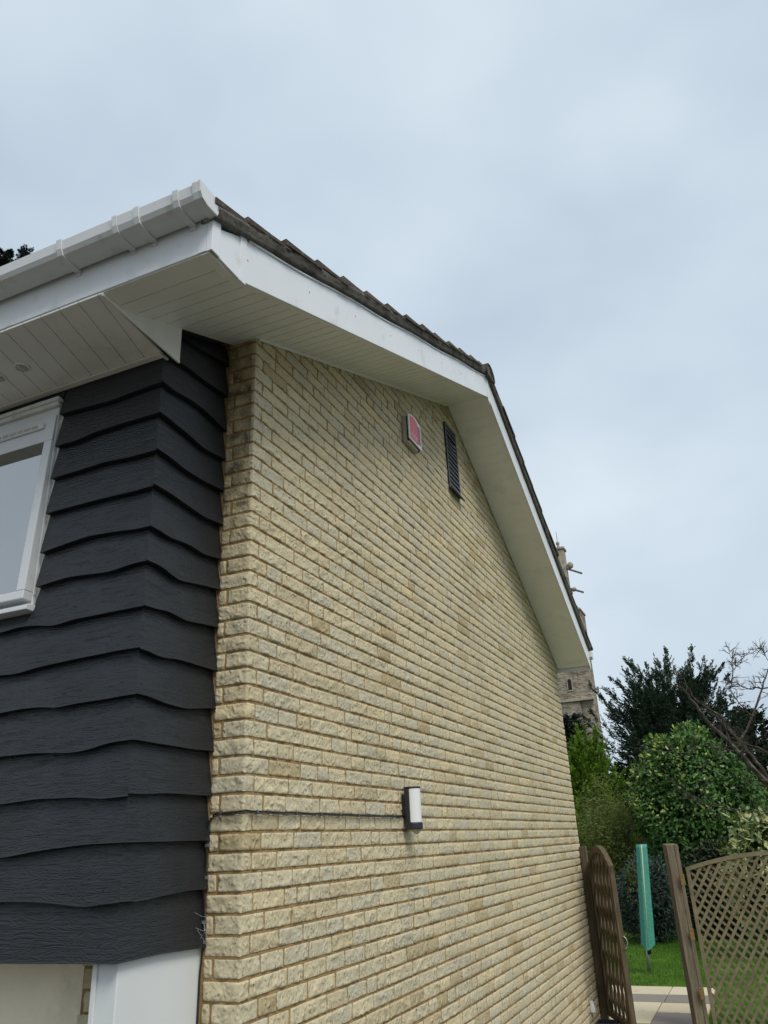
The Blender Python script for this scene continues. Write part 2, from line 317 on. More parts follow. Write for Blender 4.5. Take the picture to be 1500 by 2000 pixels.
# ---- gable wall: mortar body with every stone proud of it
wp = [(-.10, GZ-.05), (LW, GZ-.05), (LW, soff(LW)+.06), (3.26, soff(3.26)+.06), (0, soff(0)+.06), (-.10, soff(0)+.06)]
wall = MB().prism([(a if a > 0 else -.0012, b) for a, b in wp], 'x', -.40, .0012).build('gable_wall', M['mortar'], house)
def stone(u0, u1, w0, w1, mapper, step, nw, seed, wrap=False):
    L = u1-u0; n = max(4, int(round(L/step)))
    us = list(np.linspace(u0, u1, n+1))
    ins = .0028
    us = [u0, u0+ins] + [u for u in us[1:-1]] + [u1-ins, u1]
    if wrap: us = sorted(set([u for u in us if abs(u) > .006] + [-.006, 0., .006]))
    h = w1-w0; ws = [w0, w0+ins] + list(np.linspace(w0, w1, nw+1)[1:-1]) + [w1-ins, w1]
    ja = [random.uniform(-.0025, .0025) for _ in range(4)]
    V = []; nu, nv = len(us), len(ws); lift = random.uniform(-.0015, .003); tilt = random.uniform(-.02, .02)
    for b, wv in enumerate(ws):
        for a, u in enumerate(us):
            ed = min(u-u0, u1-u, wv-w0, w1-wv)
            wob = .0015*mnoise.noise((u*38, wv*38, seed*1.7))
            d = lift + tilt*(wv-(w0+w1)/2) + .0075*mnoise.noise((u*24, wv*30, seed*3.1)) + .0065*abs(mnoise.noise((u*60, wv*60, seed*5.3))) + .0035
            d = max(d, .0032)
            if ed < .001: d = .0012+.45*d
            cu, cw = u, wv
            if a in (0, 1): cu += ja[0]*(wv-w0)/h + wob
            if a in (nu-1, nu-2): cu += ja[1]*(wv-w0)/h + wob
            if b in (0, 1): cw += ja[2]*(u-u0)/L + wob
            if b in (nv-1, nv-2): cw += ja[3]*(u-u0)/L + wob
            # knock the arrises off the corners
            du = min(u-u0, u1-u); dw = min(wv-w0, w1-wv)
            if du < .001 and dw < .001:
                cu += .0035*(1 if a == 0 else -1); cw += .0035*(1 if b == 0 else -1)
            if wrap and abs(u) < .007: d = max(d-.003, .0045)
            V.append(mapper(cu, cw, d, u == 0.))
    Fc = [(b*nu+a, b*nu+a+1, (b+1)*nu+a+1, (b+1)*nu+a) for b in range(nv-1) for a in range(nu-1)]
    # skirt back into the mortar
    rim = [a for a in range(nu)] + [b*nu+nu-1 for b in range(1, nv)] + [(nv-1)*nu+a for a in range(nu-2, -1, -1)] + [b*nu for b in range(nv-2, 0, -1)]
    base = len(V)
    params = [(us[i % nu], ws[i // nu]) for i in rim]
    for (u, wv) in params: V.append(mapper(u, wv, -.022, u == 0.))
    k = len(rim)
    Fc += [(rim[i], base+i, base+(i+1) % k, rim[(i+1) % k]) for i in range(k)]
    return V, Fc, [True]*(len(Fc)-k)+[False]*k
def map_g(u, wv, d, c): return (d, u, wv)
def map_r(u, wv, d, c): return (u, -d, wv)
def map_c(u, wv, d, c): return (d, -d, wv) if c else ((d, u, wv) if u > 0 else (u, -d, wv))
specs = []                        # (kind, u0, u1, w0, w1)
prev = []
for k in range(-50, 26):
    w1, w0 = -k*C_H-.0058, -(k+1)*C_H+.0058
    if w0 < GZ: w0 = GZ+.002
    if w1-w0 < .03: continue
    # rake limits for this course
    ok = [y for y in np.arange(0, LW+.01, .02) if soff(y)+.02 > w0]
    if not ok: continue
    ya, yb = max(0, min(ok)-.05), min(LW, max(ok)+.12)
    us = []
    if ya <= .001:
        if k % 2 == 0:
            b = random.choice([.055, .065, .075, .06]); specs.append(('c', -.160, b, w0, w1))
        else:
            b = random.uniform(.12, .19); a = random.uniform(.108, .122); specs.append(('c', -a, b, w0, w1)); specs.append(('r', -.162, -a-.011, w0, w1))
        y = b+.011
    else: y = ya
    cur = []
    while y < yb-.03:
        for _ in range(8):
            L = random.choice([.10, .13, .16, .18, .20, .205, .22, .24, .26, .28, .31])+random.uniform(-.01, .01)
            if all(abs(y+L-q) > .028 for q in prev): break
        if y+L > yb-.09: L = yb-y
        specs.append(('g', y, y+L, w0, w1)); cur.append(y+L+.004); y += L+random.choice([.009, .010, .012])
    prev = cur
def area(sp):
    kd, u0, u1, w0, w1 = sp; uc, wc = (u0+u1)/2, (w0+w1)/2
    f = (lambda u, z: (0, u, z)) if kd != 'r' else (lambda u, z: (u, 0, z))
    if kd == 'c': f = lambda u, z: (0, u, z) if u > 0 else (u, 0, z)
    q = [proj(f(a, b)) for a, b in ((u0, w0), (u1, w0), (u1, w1), (u0, w1))]
    cx, cyy = sum(v[0] for v in q)/4, sum(v[1] for v in q)/4
    if not (-20 < cx < 1520 and -20 < cyy < 2010): return 0
    return abs(sum(q[i][0]*q[(i+1) % 4][1]-q[(i+1) % 4][0]*q[i][1] for i in range(4)))/2
order = sorted(range(len(specs)), key=lambda i: -area(specs[i]))
single = set(order[:300]); FV, FF, FT, FS = [], [], [], []
for i, (kd, u0, u1, w0, w1) in enumerate(specs):
    mp_ = {'g': map_g, 'r': map_r, 'c': map_c}[kd]
    near = area(specs[i]) > 900
    V, Fc, sm_ = stone(u0, u1, w0, w1, mp_, .012 if i in single else (.016 if near else .024), 6 if i in single else (5 if near else 3), i % 997, kd == 'c')
    tn = min(1, max(.14, random.gauss(.54, .20)))
    tns = [tn]*len(Fc)
    if kd != 'g' and w0 > 1.0:                    # return faces get darker tones towards the top, patchy
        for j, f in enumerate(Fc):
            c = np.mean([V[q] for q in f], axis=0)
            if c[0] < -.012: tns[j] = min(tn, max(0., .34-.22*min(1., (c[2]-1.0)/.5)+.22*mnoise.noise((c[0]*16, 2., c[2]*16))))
    if i in single:
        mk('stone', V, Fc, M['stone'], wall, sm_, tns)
    else:
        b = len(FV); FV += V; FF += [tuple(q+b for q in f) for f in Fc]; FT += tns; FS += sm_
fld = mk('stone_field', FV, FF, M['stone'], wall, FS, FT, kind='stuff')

# ---- front of the house beside and below the bay
fw = MB().box((-7, -.265, GZ-.05), (-.520, .35, -.475)).build('front_wall', M['cream'], house)
pier = MB().box((-.5195, -.262, GZ-.05), (-.20, .34, -.475)).build('brick_pier', M['mortar'], house)
for k in range(6, 26):
    w1, w0 = -k*C_H-.0045, max(-(k+1)*C_H+.0045, GZ+.002)
    if w1-w0 < .03: continue
    cut = -.37 if k % 2 else -.43
    for a, b in ((-.524+.012*(k % 3), cut-.004), (cut+.004, -.283)):
        V, Fc, sm_ = stone(a, b, w0, w1, lambda u, wv, d, c: (u, -.266-d, wv), .02, 3, k+50)
        mk('stone', V, Fc, M['stone'], pier, sm_, random.uniform(.1, .8))
col_ = MB().box((-.275, -.474, GZ-.02), (-.176, -.002, -.44)).build('white_porch_panel', M['whitewood'], house, bevel=.004)
MB().box((-.282, -.482, GZ-.02), (-.262, -.4745, -.45)).build('corner_bead', M['whitewood'], col_, bevel=.002)
MB().box((-7, -.44, -.4695), (-.19, .06, -.44)).build('bay_floor', M['whitewood'], house)
bay = MB().box((-7, -.472, -.43), (-.200, -.002, 2.05)).build('bay_wall', M['clad'], house)

# ---- waney-edge cladding
YF, XS_ = -.475, -.199
def z2(l, o=(0, 600), s=3.): return [(o[0]+a/s, o[1]+b/s) for a, b in l]
s3 = 1500/520
def z3(l): return z2(l, (0, 1150), s3)
def z4(l): return z2(l, (0, 1550), s3)
FB = [z2([(370,620),(640,550),(850,470),(960,430)]),
      z2([(335,812),(450,780),(560,730),(700,685),(850,640),(948,612)]),
      z2([(310,1000),(450,960),(600,910),(750,880),(850,855),(928,826)]),
      z2([(280,1205),(450,1160),(600,1120),(750,1085),(830,1065),(910,1035)]),
      z2([(248,1435),(400,1380),(520,1340),(700,1310),(800,1300),(890,1277)]),
      z2([(222,1635),(400,1580),(560,1560),(640,1550),(750,1510),(830,1487),(880,1485)]),
      z3([(0,250),(100,215),(200,205),(300,210),(400,175),(500,155),(650,125),(820,92)]),
      z3([(0,487),(90,480),(200,445),(400,400),(600,360),(700,340),(808,330)]),
      z3([(0,700),(100,680),(220,665),(320,672),(400,650),(600,620),(780,585)]),
      z3([(0,945),(200,925),(400,925),(500,905),(600,870),(680,855),(762,848)]),
      z3([(0,1215),(200,1185),(450,1175),(580,1185),(680,1170),(740,1155)]),
      z4([(0,365),(200,325),(400,297),(500,285),(715,275)]),
      z4([(0,610),(150,610),(300,620),(450,640),(530,635),(690,598)]),
      z4([(0,960),(655,962)])]
SB = [z2([(1015,115),(1150,228),(1330,330)]),
      z2([(1015,300),(1100,350),(1200,430),(1320,510)]),
      z2([(960,430),(1020,490),(1100,530),(1200,600),(1310,710)]),
      z2([(948,612),(1000,660),(1100,740),(1200,830),(1320,890)]),
      z2([(928,826),(1000,880),(1100,960),(1200,1020),(1305,1070)]),
      z2([(910,1035),(1000,1090),(1100,1160),(1200,1230),(1300,1270)]),
      z2([(890,1277),(1000,1350),(1100,1385),(1200,1450),(1300,1475)]),
      z2([(880,1485),(950,1520),(1050,1600),(1150,1620),(1280,1650)]),
      z3([(820,92),(870,110),(950,125),(1050,180),(1130,195),(1225,215)]),
      z3([(808,330),(870,370),(930,390),(1000,395),(1100,425),(1215,460)]),
      z3([(780,585),(850,610),(950,650),(1050,675),(1200,672)]),
      z3([(762,848),(850,865),(950,880),(1100,905),(1190,912)]),
      z3([(740,1155),(850,1155),(930,1150),(1175,1165)]),
      z4([(715,275),(900,270),(1170,264)]),
      z4([(690,590),(720,612),(800,605),(900,580),(1000,560),(1080,543),(1165,540)]),
      z4([(655,962),(900,905),(1150,868)])]
OB, OI, OT = .046, .018, .011           # bottom outer / bottom inner / top outer offsets
def smooth_interp(pts):
    pts = sorted(pts); xs = np.array([p[0] for p in pts]); zs = np.array([p[1] for p in pts])
    def f(u):
        u = np.asarray(u, float); acc = 0
        for dlt, wt in ((-.035, .2), (-.015, .2), (0, .2), (.015, .2), (.035, .2)):
            acc = acc + wt*np.interp(np.clip(u+dlt, xs[0], xs[-1]), xs, zs)
        e0 = np.clip((u-xs[0])/.05, 0, 1)*np.clip((xs[-1]-u)/.05, 0, 1)
        return acc*e0 + np.interp(u, xs, zs)*(1-e0)
    return f
frontf = []
for i, pl in enumerate(FB):
    P = [on_y(x, y, YF-OB) for x, y in pl]; pts = [(p[0], p[2]) for p in P]
    z0 = pts[0][1]
    if i == 13: pts = [(pts[0][0], pts[0][1]), (pts[-1][0], pts[-1][1])]
    ext = [(pts[0][0]-.25-j*.28, z0 + (0 if i == 13 else .02*math.sin(j*1.9+i*1.3))) for j in range(22)]
    frontf.append((smooth_interp(ext+pts), max(p[0] for p in pts)))
sidef = []
for i, pl in enumerate(SB):
    P = [on_x(x, y, XS_+OB) for x, y in pl]; pts = [(p[1], p[2]) for p in P]
    ys = [p[0] for p in pts]
    pts += [(min(ys)-.12, pts[0][1] if i > 1 else pts[0][1]-.04), (.02, pts[-1][1])]
    sidef.append(smooth_interp(pts))
clad = mk('cladding', *(lambda b: (b.V, b.F))(MB().box((-7, -.4735, -.46), (-.201, -.46, 1.96))), M['clad'], house)
def board(uv, zb, zt, place, name='board'):
    V = []; n = len(uv)
    for u in uv:
        b, t = zb(u), zt(u)
        for o, z in ((OB, b), (OB-.002, b+.006), ((OB+OT)/2, (b+t)/2), (OT, t), (0.0, t), (OI, b+.001)):
            V.append(place(u, o, z))
    Fc = []
    for i in range(n-1):
        for k in range(6): Fc.append((i*6+k, i*6+(k+1) % 6, (i+1)*6+(k+1) % 6, (i+1)*6+k))
    Fc += [tuple(range(5, -1, -1)), tuple(range((n-1)*6, n*6))]
    mk(name, V, Fc, M['clad'], clad)
WX = -.778                                  # right-hand edge of the window
for i, (f, xe) in enumerate(frontf):
    x0 = WX+.012 if 0 <= i <= 5 else -5.0
    uv = np.linspace(x0, XS_, 46 if i <= 5 else 130)
    top = (lambda u: 2.035) if i == 0 else (lambda u, g=frontf[i-1][0]: float(g(u))+.035)
    last = uv[-1]
    if i == 6:                              # passes under the sill; notched there
        top = lambda u, g=frontf[5][0]: (float(g(u))+.035 if u > WX+.01 else .862)
    def place(u, o, z, last=last): return (u+o if u == last else u, YF-o, z)
    board(uv, lambda u, f=f: float(f(u)), top, place)
# strip over the window head
board(np.linspace(-5, WX+.010, 20), lambda u: 1.93+.006*math.sin(u*3), lambda u: 2.035, lambda u, o, z: (u, YF-o*.8, z))
for i, f in enumerate(sidef):
    uv = np.linspace(YF, -.004, 30); first = uv[0]
    if i == 0: top = lambda u: soff(u)+.012
    else: top = lambda u, g=sidef[i-1]: min(float(g(u))+.035, soff(u)+.012)
    def place(u, o, z, first=first): return (XS_+o, u-o if u == first else u, z)
    bt = lambda u, f=f: min(float(f(u)), soff(u)-.01)
    board(uv, bt, top, place)

for i, (f, xe) in enumerate(frontf):          # painted-over nail heads near the corner
    for xx in (XS_-.035, XS_-.33):
        zz = float(f(xx))+.045+random.uniform(0, .02); oo = OB-(OB-OT)*.045/.22+.001; xx += random.uniform(-.012, .012)
        mk('nail_head', [(xx+.004*math.cos(a), YF-oo-.001, zz+.004*math.sin(a)) for a in np.linspace(0, 2*math.pi, 8)[:-1]]+[(xx, YF-oo-.0025, zz)], [((k+1) % 7, k, 7) for k in range(7)], M['lamp_black'], clad)
# ---- window in the bay
win = empty('window', (-1.6, -.5, .84)); win.parent = house; win.matrix_parent_inverse = parent_world(house).inverted()
ZB, ZT = .850, 1.922
b = MB()
b.box((-2.7, -.545, ZT-.10), (WX-.012, -.475, ZT-.012)); b.box((-2.7, -.545, ZB+.03), (WX-.012, -.475, ZB+.075)); b.box((WX-.050, -.5445, ZB+.075), (WX-.0125, -.475, ZT-.10))
b.box((-2.7, -.545, ZB+.075), (-2.64, -.475, ZT-.10))
b.build('frame', M['wframe'], win, bevel=.004)
b = MB(); b.box((-2.7, -.575, ZT-.012), (WX+.004, -.47, ZT+.008)); b.box((-2.7, -.566, ZT-.035), (WX-.004, -.5455, ZT-.0125)); b.build('head_drip', M['timber_white'], win, bevel=.003)
b = MB(); b.box((WX-.0115, -.528, ZB-.01), (WX+.006, -.47, ZT-.0125)); b.build('reveal_trim', M['timber_white'], win, bevel=.002)
gx, gz0, gz1 = WX-.066, .940, 1.700
HY, HZ, TILT = -.5455, ZT-.078, math.radians(2.5)
def hung(o):
    o.data.transform(Matrix.Translation((0, HY, HZ+ZO)) @ Matrix.Rotation(-TILT, 4, 'X') @ Matrix.Translation((0, -HY, -HZ-ZO))); return o
b = MB(); b.box((-2.6, -.556, gz1), (WX-.016, -.5455, ZT-.080)); b.box((-2.6, -.556, ZB+.05), (WX-.016, -.500, gz0)); b.box((gx, -.5555, gz0), (WX-.016, -.500, gz1)); b.box((-1.72, -.5555, gz0), (-1.64, -.5455, gz1))
hung(b.build('sash', M['wframe'], win, bevel=.004))
hung(MB().box((-2.6, -.5525, gz0-.01), (gx+.01, -.549, gz1+.01)).build('pane', M['glass'], win))
b = MB(); b.box((-1.35, -.570, 1.772), (WX-.075, -.5565, 1.802)); tv = hung(b.build('trickle_vent', M['wframe'], win, bevel=.004))
for i in range(9): hung(MB().box((-1.31+i*.048, -.5722, 1.779), (-1.272+i*.048, -.5695, 1.795)).build('slot', M['alarm_body'], tv))
MB().box((-2.63, -.476, ZB+.08), (WX-.06, -.4745, ZT-.105)).build('dark_interior', M['vent_dark'], win)
b = MB(); b.prism([(-.590, ZB+.002), (-.590, ZB+.020), (-.575, ZB+.03), (-.47, ZB+.034), (-.47, ZB-.004)], 'x', -2.75, WX+.0065); b.build('sill', M['wframe'], win, bevel=.003)

win.location.y += .042

# ---- front soffit with boards, fascia, corner box
YFa = -.949
fs = MB().box((-5, YFa+.02, 2.034), (-.17, -.474, 2.04)).build('front_soffit', M['soffit'], house)
def fs_z(y): return 2.012-.03*(y-YFa)/.47
sk = .235                                     # boards are laid slightly askew
k = 0; x = -.16+.1055*1
while x > -4.6:
    x1 = x-.002; x0 = x-.1035
    y0, y1 = YFa+.004, -.470
    def qx(v, y): return v-sk*(y-y0)
    V = []
    for z in (0, .010):
        V += [(min(qx(x0, y0), -.141), y0, fs_z(y0)+z), (min(qx(x1, y0), -.140), y0, fs_z(y0)+z), (min(qx(x1, y1), -.140), y1, fs_z(y1)+z), (qx(x0, y1), y1, fs_z(y1)+z)]
    mk('soffit_board', V, [(0,3,2,1),(4,5,6,7),(0,1,5,4),(1,2,6,5),(2,3,7,6),(3,0,4,7)], M['soffit'], fs)
    x -= .1055
MB().box((-5, -.535, fs_z(-.5)-.008), (-.165, -.503, fs_z(-.5)-.001)).build('wall_trim', M['soffit'], fs)
for px_, py_ in ((43, 717), (-3, 737)):
    p = on_z(px_, py_, 1.995); zz = fs_z(p[1]); c = (p[0], p[1], zz-.010)
    mbv = MB().lathe(c, [(.030, .0), (.037, .001), (.038, .011), (.030, .011)], 24)
    mbv.build('vent_ring', M['soffit'], fs)
    MB().lathe((c[0], c[1], c[2]-.0012), [(.0285, 0), (.0285, .0008)], 24).build('vent_void', M['vent_dark'], fs)
    g = MB()
    for j in range(-3, 4):
        hw = math.sqrt(max(0, .0285**2-(j*.008)**2)); g.box((c[0]-hw, c[1]+j*.008-.0016, c[2]-.004), (c[0]+hw, c[1]+j*.008+.0016, c[2]-.0014))
    g.box((c[0]-.002, c[1]-.0285, c[2]-.0045), (c[0]+.002, c[1]+.0285, c[2]-.0041))
    g.build('vent_grille', M['soffit'], fs)
# triangular closing board between the level and the raking soffit
tri = [(YFa+.006, 2.004), (-.435, 1.974), (-.435, soff(-.435)+.005), (-.80, 2.030), (YFa+.006, 2.030)]
o = MB().prism(tri, 'x', -.1395, -.1315).build('closing_triangle', M['soffit'], house)
MB().prism([(YFa+.03, 1.998), (-.437, 1.971), (-.437, 1.984), (YFa+.07, 2.008)], 'x', -.1313, -.128).build('edge_trim', M['soffit'], o)

fas = MB().box((-5, YFa, 2.024), (.392, YFa+.018, 2.196)).build('fascia', M['pvc'], house, bevel=.003)
MB().prism([(.391, YFa-.004), (XB+.004, YFa-.004), (XB+.004, YFa+.05), (XB-.004, YFa+.05), (XB-.004, YFa+.003), (.391, YFa+.003)], 'z', 2.018, 2.20).build('corner_trim', M['pvc'], fas, bevel=.002)
MB().box((.352, YFa-.003, 2.0235), (.3905, YFa+.001, 2.190)).build('joint_trim', M['pvc'], fas)

# ---- verge soffit boards, both slopes
vs_o = MB().prism([(YFa+.02, 2.05), (-.80, 2.05), (3.26, soff(3.26)+.03), (6.93, soff(6.93)+.03), (6.93, soff(6.93)+.036), (3.26, soff(3.26)+.036), (-.80, 2.056), (YFa+.02, 2.056)], 'x', .001, .40).build('verge_soffit', M['soffit'], house)
def sboard(y0, y1, x0, z0, z1, xa=.0):
    V = []
    for t in (0, .010): V += [(x0, y0, z0+t), (XB-.012, y0, z0+t), (XB-.012, y1, z1+t), (x0, y1, z1+t)]
    # chamfered nose so that the V-joint shows
    mk('soffit_board', V, [(0,3,2,1),(4,5,6,7),(0,1,5,4),(1,2,6,5),(2,3,7,6),(3,0,4,7)], M['soffit'], vs_o)
y = YFa+.006
while y < 6.92:
    y1 = min(y+.1+(.0), 6.93)
    if y < 3.26 < y1: y1 = 3.26
    f = lambda q: max(2.020, soff(q)) if q < 0 else soff(q)
    x0 = -.133 if y < -.02 else .0135
    if y1-y > .02: sboard(y+.0014, y1-.0014, x0, f(y), f(y1))
    y = y1
for (a, b2) in ((YFa+.004, -.80), (-.80, 3.25), (3.27, 6.92)):
    f = lambda q: max(2.020, soff(q)) if q < 0 else soff(q)
    V = []
    for xx, tz in ((XB-.055, -.006), (XB-.013, -.006), (XB-.013, -.0005), (XB-.055, -.0005)): V += [(xx, a, f(a)+tz), (xx, b2, f(b2)+tz)]
    mk('edge_trim', V, [(0,1,3,2),(2,3,5,4),(4,5,7,6),(6,7,1,0),(0,2,4,6),(7,5,3,1)], M['soffit'], vs_o)
# small trim where the raking soffit meets the stonework
V = []
for xx, tz in ((.011, -.010), (.026, -.004), (.026, -.001), (.011, -.001)): V += [(xx, .01, soff(.01)+tz), (xx, 3.24, soff(3.24)+tz)]
mk('wall_trim', V, [(0,1,3,2),(2,3,5,4),(4,5,7,6),(6,7,1,0),(0,2,4,6),(7,5,3,1)], M['soffit'], vs_o)

# ---- bargeboards
BH = .228
def barge(y0, y1, flat=None, name='bargeboard', x0=XB-.012, x1=XB):
    z0, z1 = barge_b(y0), barge_b(y1)
    o = MB().prism([(y0, z0), (y1, z1), (y1, z1+BH), (y0, z0+BH)], 'x', x0, x1).build(name, M['pvc'], house, bevel=.002); return o
bf = barge(-.735, 3.262); br = barge(3.2635, 6.95)
cp = MB().prism([(YFa+.051, 2.020), (-.757, 2.020), (-.757, 2.243), (YFa+.051, 2.165)], 'x', XB-.012, XB-.001).build('bargeboard', M['pvc'], house, bevel=.002)
MB().prism([(-.762, 2.012), (-.716, 2.016), (-.716, 2.262), (-.762, 2.246)], 'x', XB-.002, XB+.004).build('joint_cover', M['pvc'], bf, bevel=.0015)
MB().prism([(3.235, barge_b(3.25)-.045), (3.27, barge_b(3.25)-.075), (3.285, barge_b(3.25)+BH-.02), (3.24, barge_b(3.25)+BH-.01)], 'x', XB+.0005, XB+.006).build('joint_cover', M['pvc'], bf, bevel=.0015)
nails = [(421, 477), (484, 509), (604, 571), (694, 618), (763, 656), (818, 684), (863, 708), (901, 730), (929, 743)]
for q in nails:
    p = on_x(*q, XB); V = [(XB+.0005, p[1]+.0035*math.cos(a), p[2]+.0065*math.sin(a)) for a in np.linspace(0, 2*math.pi, 9)[:-1]] + [(XB+.0025, p[1], p[2])]
    mk('nail', V, [(i, (i+1) % 8, 8) for i in range(8)], M['clip'], bf if q != nails[0] else cp)
# drip bead along the top of the front bargeboard (wavy)
pts = [(XB+.004, yy, barge_b(yy)+BH-.006+.006*math.sin(yy*6)) for yy in np.linspace(-.70, 3.2, 60)]
MB().tube(pts, .006, 6).build('drip_bead', M['pvc'], bf, True)

# ---- roof: deck, verge bedding, tiles, ridge
def rz(y):                          # tile plane over the verge
    return barge_b(y)+BH+.052
roof = MB().prism([(YFa+.02, rz(YFa+.02)-.05), (3.26, rz(3.26)-.05), (7.02, rz(7.02)-.05), (7.02, rz(7.02)-.075), (3.26, rz(3.26)-.075), (YFa+.02, rz(YFa+.02)-.075)], 'x', -6.5, XB-.006).build('roof', M['felt'], house)
V, Fc = [], []; ys = np.concatenate([np.linspace(YFa-.01, 3.26, 130), np.linspace(3.30, 6.98, 90)])
for yy in ys:
    n1_ = mnoise.noise((yy*7, 0, 0)); n2_ = mnoise.noise((yy*11, 5, 0))
    top = rz(yy)+.006; bot = barge_b(yy)+BH+.003+.008*n1_
    for t in range(5):
        z = bot+(top-bot)*t/4; V.append((XB+.020+.008*mnoise.noise((yy*14, t*.9, 3))+.004*t, yy, z))
    V.append((XB-.05, yy, top)); V.append((XB-.05, yy, bot))
m = len(ys)
for i in range(m-1):
    for t in range(6): Fc.append((i*7+t, (i+1)*7+t, (i+1)*7+t+1, i*7+t+1))
    Fc.append((i*7+6, (i+1)*7+6, (i+1)*7, i*7))
mk('verge_bedding', V, Fc, M['bed'], roof, True)
def tile_mesh(y0, d, x0, x1, jit=0):
    """tile with its tail at y0, running up the slope (d=+1 front, -1 rear)"""
    L = .36; y1 = y0+d*L
    if d > 0: y1 = min(y1, 3.262)
    else: y1 = max(y1, 3.262)
    b0 = rz(y0)+.014+jit; b1 = rz(y1)-.004
    V = []
    nx = max(2, int((x1-x0)/.04))
    for i in range(nx+1):
        xx = x0+(x1-x0)*i/nx; s = (i/nx); cam_ = .010*math.sin(s*math.pi*2)*.6
        for yy, zz in ((y0, b0), (y0, b0+.030), ((y0+y1)/2, (b0+b1)/2+.020), (y1, b1+.016), (y1, b1)):
            V.append((xx, yy, zz+cam_))
    Fc = []
    for i in range(nx):
        for k in range(5): Fc.append((i*5+k, i*5+(k+1) % 5, (i+1)*5+(k+1) % 5, (i+1)*5+k))
    Fc += [(4, 3, 2, 1, 0), tuple(nx*5+k for k in range(5))]
    return V, Fc
fr = [-.99+.008] + [-.757+.305*i for i in range(14)]
rr = [7.05-.305*i for i in range(13)]
TV, TF, TT = [], [], []
for d, lst in ((1, fr), (-1, rr)):
    for r_, y0 in enumerate(lst):
        if (d > 0 and y0 > 3.2) or (d < 0 and y0 < 3.32): continue
        for c in range(22):
            j = random.uniform(-.004, .004); x1 = XB+.042-c*.30+(random.uniform(-.008, .008) if c == 0 else 0); x0 = XB+.042-(c+1)*.30+.004
            V, Fc = tile_mesh(y0+random.uniform(-.012, .012), d, x0, x1, j)
            if c == 0: mk('roof_tile', V, Fc, M['tile'], roof, False, random.random())
            else:
                b0 = len(TV); TV += V; TF += [tuple(q+b0 for q in f) for f in Fc]; TT += [random.random()]*len(Fc)
mk('roof_tile_field', TV, TF, M['tile'], roof, False, TT, kind='stuff')
for i in range(15):
    x1 = XB+.05-i*.452; x0 = x1-.446; V = []; Fc = []
    for xx in (x0, x1):
        for rad in (.13, .112):
            for a in np.linspace(-.25, math.pi+.25, 11): V.append((xx, 3.262+rad*math.cos(a), rz(3.262)-.045+rad*math.sin(a)*.82))
    for k in range(10):
        Fc += [(k, k+1, 22+k+1, 22+k), (11+k, 33+k, 33+k+1, 11+k+1), (k, 11+k, 11+k+1, k+1), (22+k, 22+k+1, 33+k+1, 33+k)]
    Fc += [(0, 22, 33, 11), (10, 21, 43, 32)]
    mk('ridge_tile', V, Fc, M['tile'], roof, False, random.random())
V = [(XB+.042, 3.262+.108*math.cos(a), rz(3.262)-.045+.108*math.sin(a)*.82) for a in np.linspace(-.3, math.pi+.3, 12)]
mk('ridge_bedding', V + [(v[0]-.06, v[1], v[2]) for v in V], [tuple(range(12)), tuple(range(23, 11, -1))] + [(i, i+12, (i+1) % 12+12, (i+1) % 12) for i in range(12)], M['bed'], roof)

# ---- gutter
GP = [(-.954, 2.244), (-.956, 2.190), (-.962, 2.178), (-1.022, 2.176), (-1.052, 2.186), (-1.064, 2.204), (-1.071, 2.247), (-1.064, 2.249)]
GI = [(-1.060, 2.244), (-1.058, 2.208), (-1.048, 2.191), (-1.022, 2.181), (-.965, 2.183), (-.960, 2.192), (-.958, 2.244)]
GX = .436
gut = MB().prism(GP+GI, 'x', -5.2, GX-.002).build('gutter', M['gutter'], house, bevel=0)
def strap(x0, x1, off, wall_leg=True, name='bracket', lip=True):
    c = (-1.012, 2.214)
    P = [(p[0]+(off if p[0] > -1.0 else -off), p[1]+(-off if p[1] < 2.2 else 0)) for p in GP[1:7]]
    P = [(-.9495, 2.236), (-.9495, P[0][1]-(.03 if wall_leg else 0))] + ([(-.957, P[1][1]-.016)] if wall_leg else []) + P[1:] + [(-1.071-off, 2.252), (-1.058, 2.256)]
    Q = [(p[0], p[1]) for p in reversed(GP[1:])] + [(-.956, 2.236)]
    return MB().prism(P+Q, 'x', x0, x1).build(name, M['gutter'], gut, bevel=.0015)
bxs = [-.278, .322]
for xx in bxs + [-.878, -1.478, -2.078, -2.678]: strap(xx-.014, xx+.014, .008)
un = strap(.033, .115, .004, False, 'union'); strap(.006, .0325, .009, True, 'union_clip'); strap(.1155, .142, .009, True, 'union_clip')
EP = [(-.952, 2.252), (-.9495, 2.20), (-.958, 2.170), (-1.024, 2.166), (-1.058, 2.178), (-1.072, 2.202), (-1.079, 2.254)]
MB().prism(EP, 'x', GX-.003, GX+.008).build('stop_end', M['gutter'], gut, bevel=.002)
strap(GX-.034, GX-.0035, .007, False, 'stop_end_collar')
# rear eaves: fascia and gutter end
rf = MB().box((-6.5, 6.951, soff(6.95)-.03), (XB, 6.968, soff(6.95)+.22)).build('rear_fascia', M['pvc'], house)
yr = 6.969; zr = soff(6.95)+.10
MB().prism([(yr, zr+.09), (yr, zr+.02), (yr+.03, zr), (yr+.09, zr), (yr+.108, zr+.02), (yr+.112, zr+.095)], 'x', -6.5, XB+.03).build('rear_gutter', M['gutter'], house, bevel=.002)

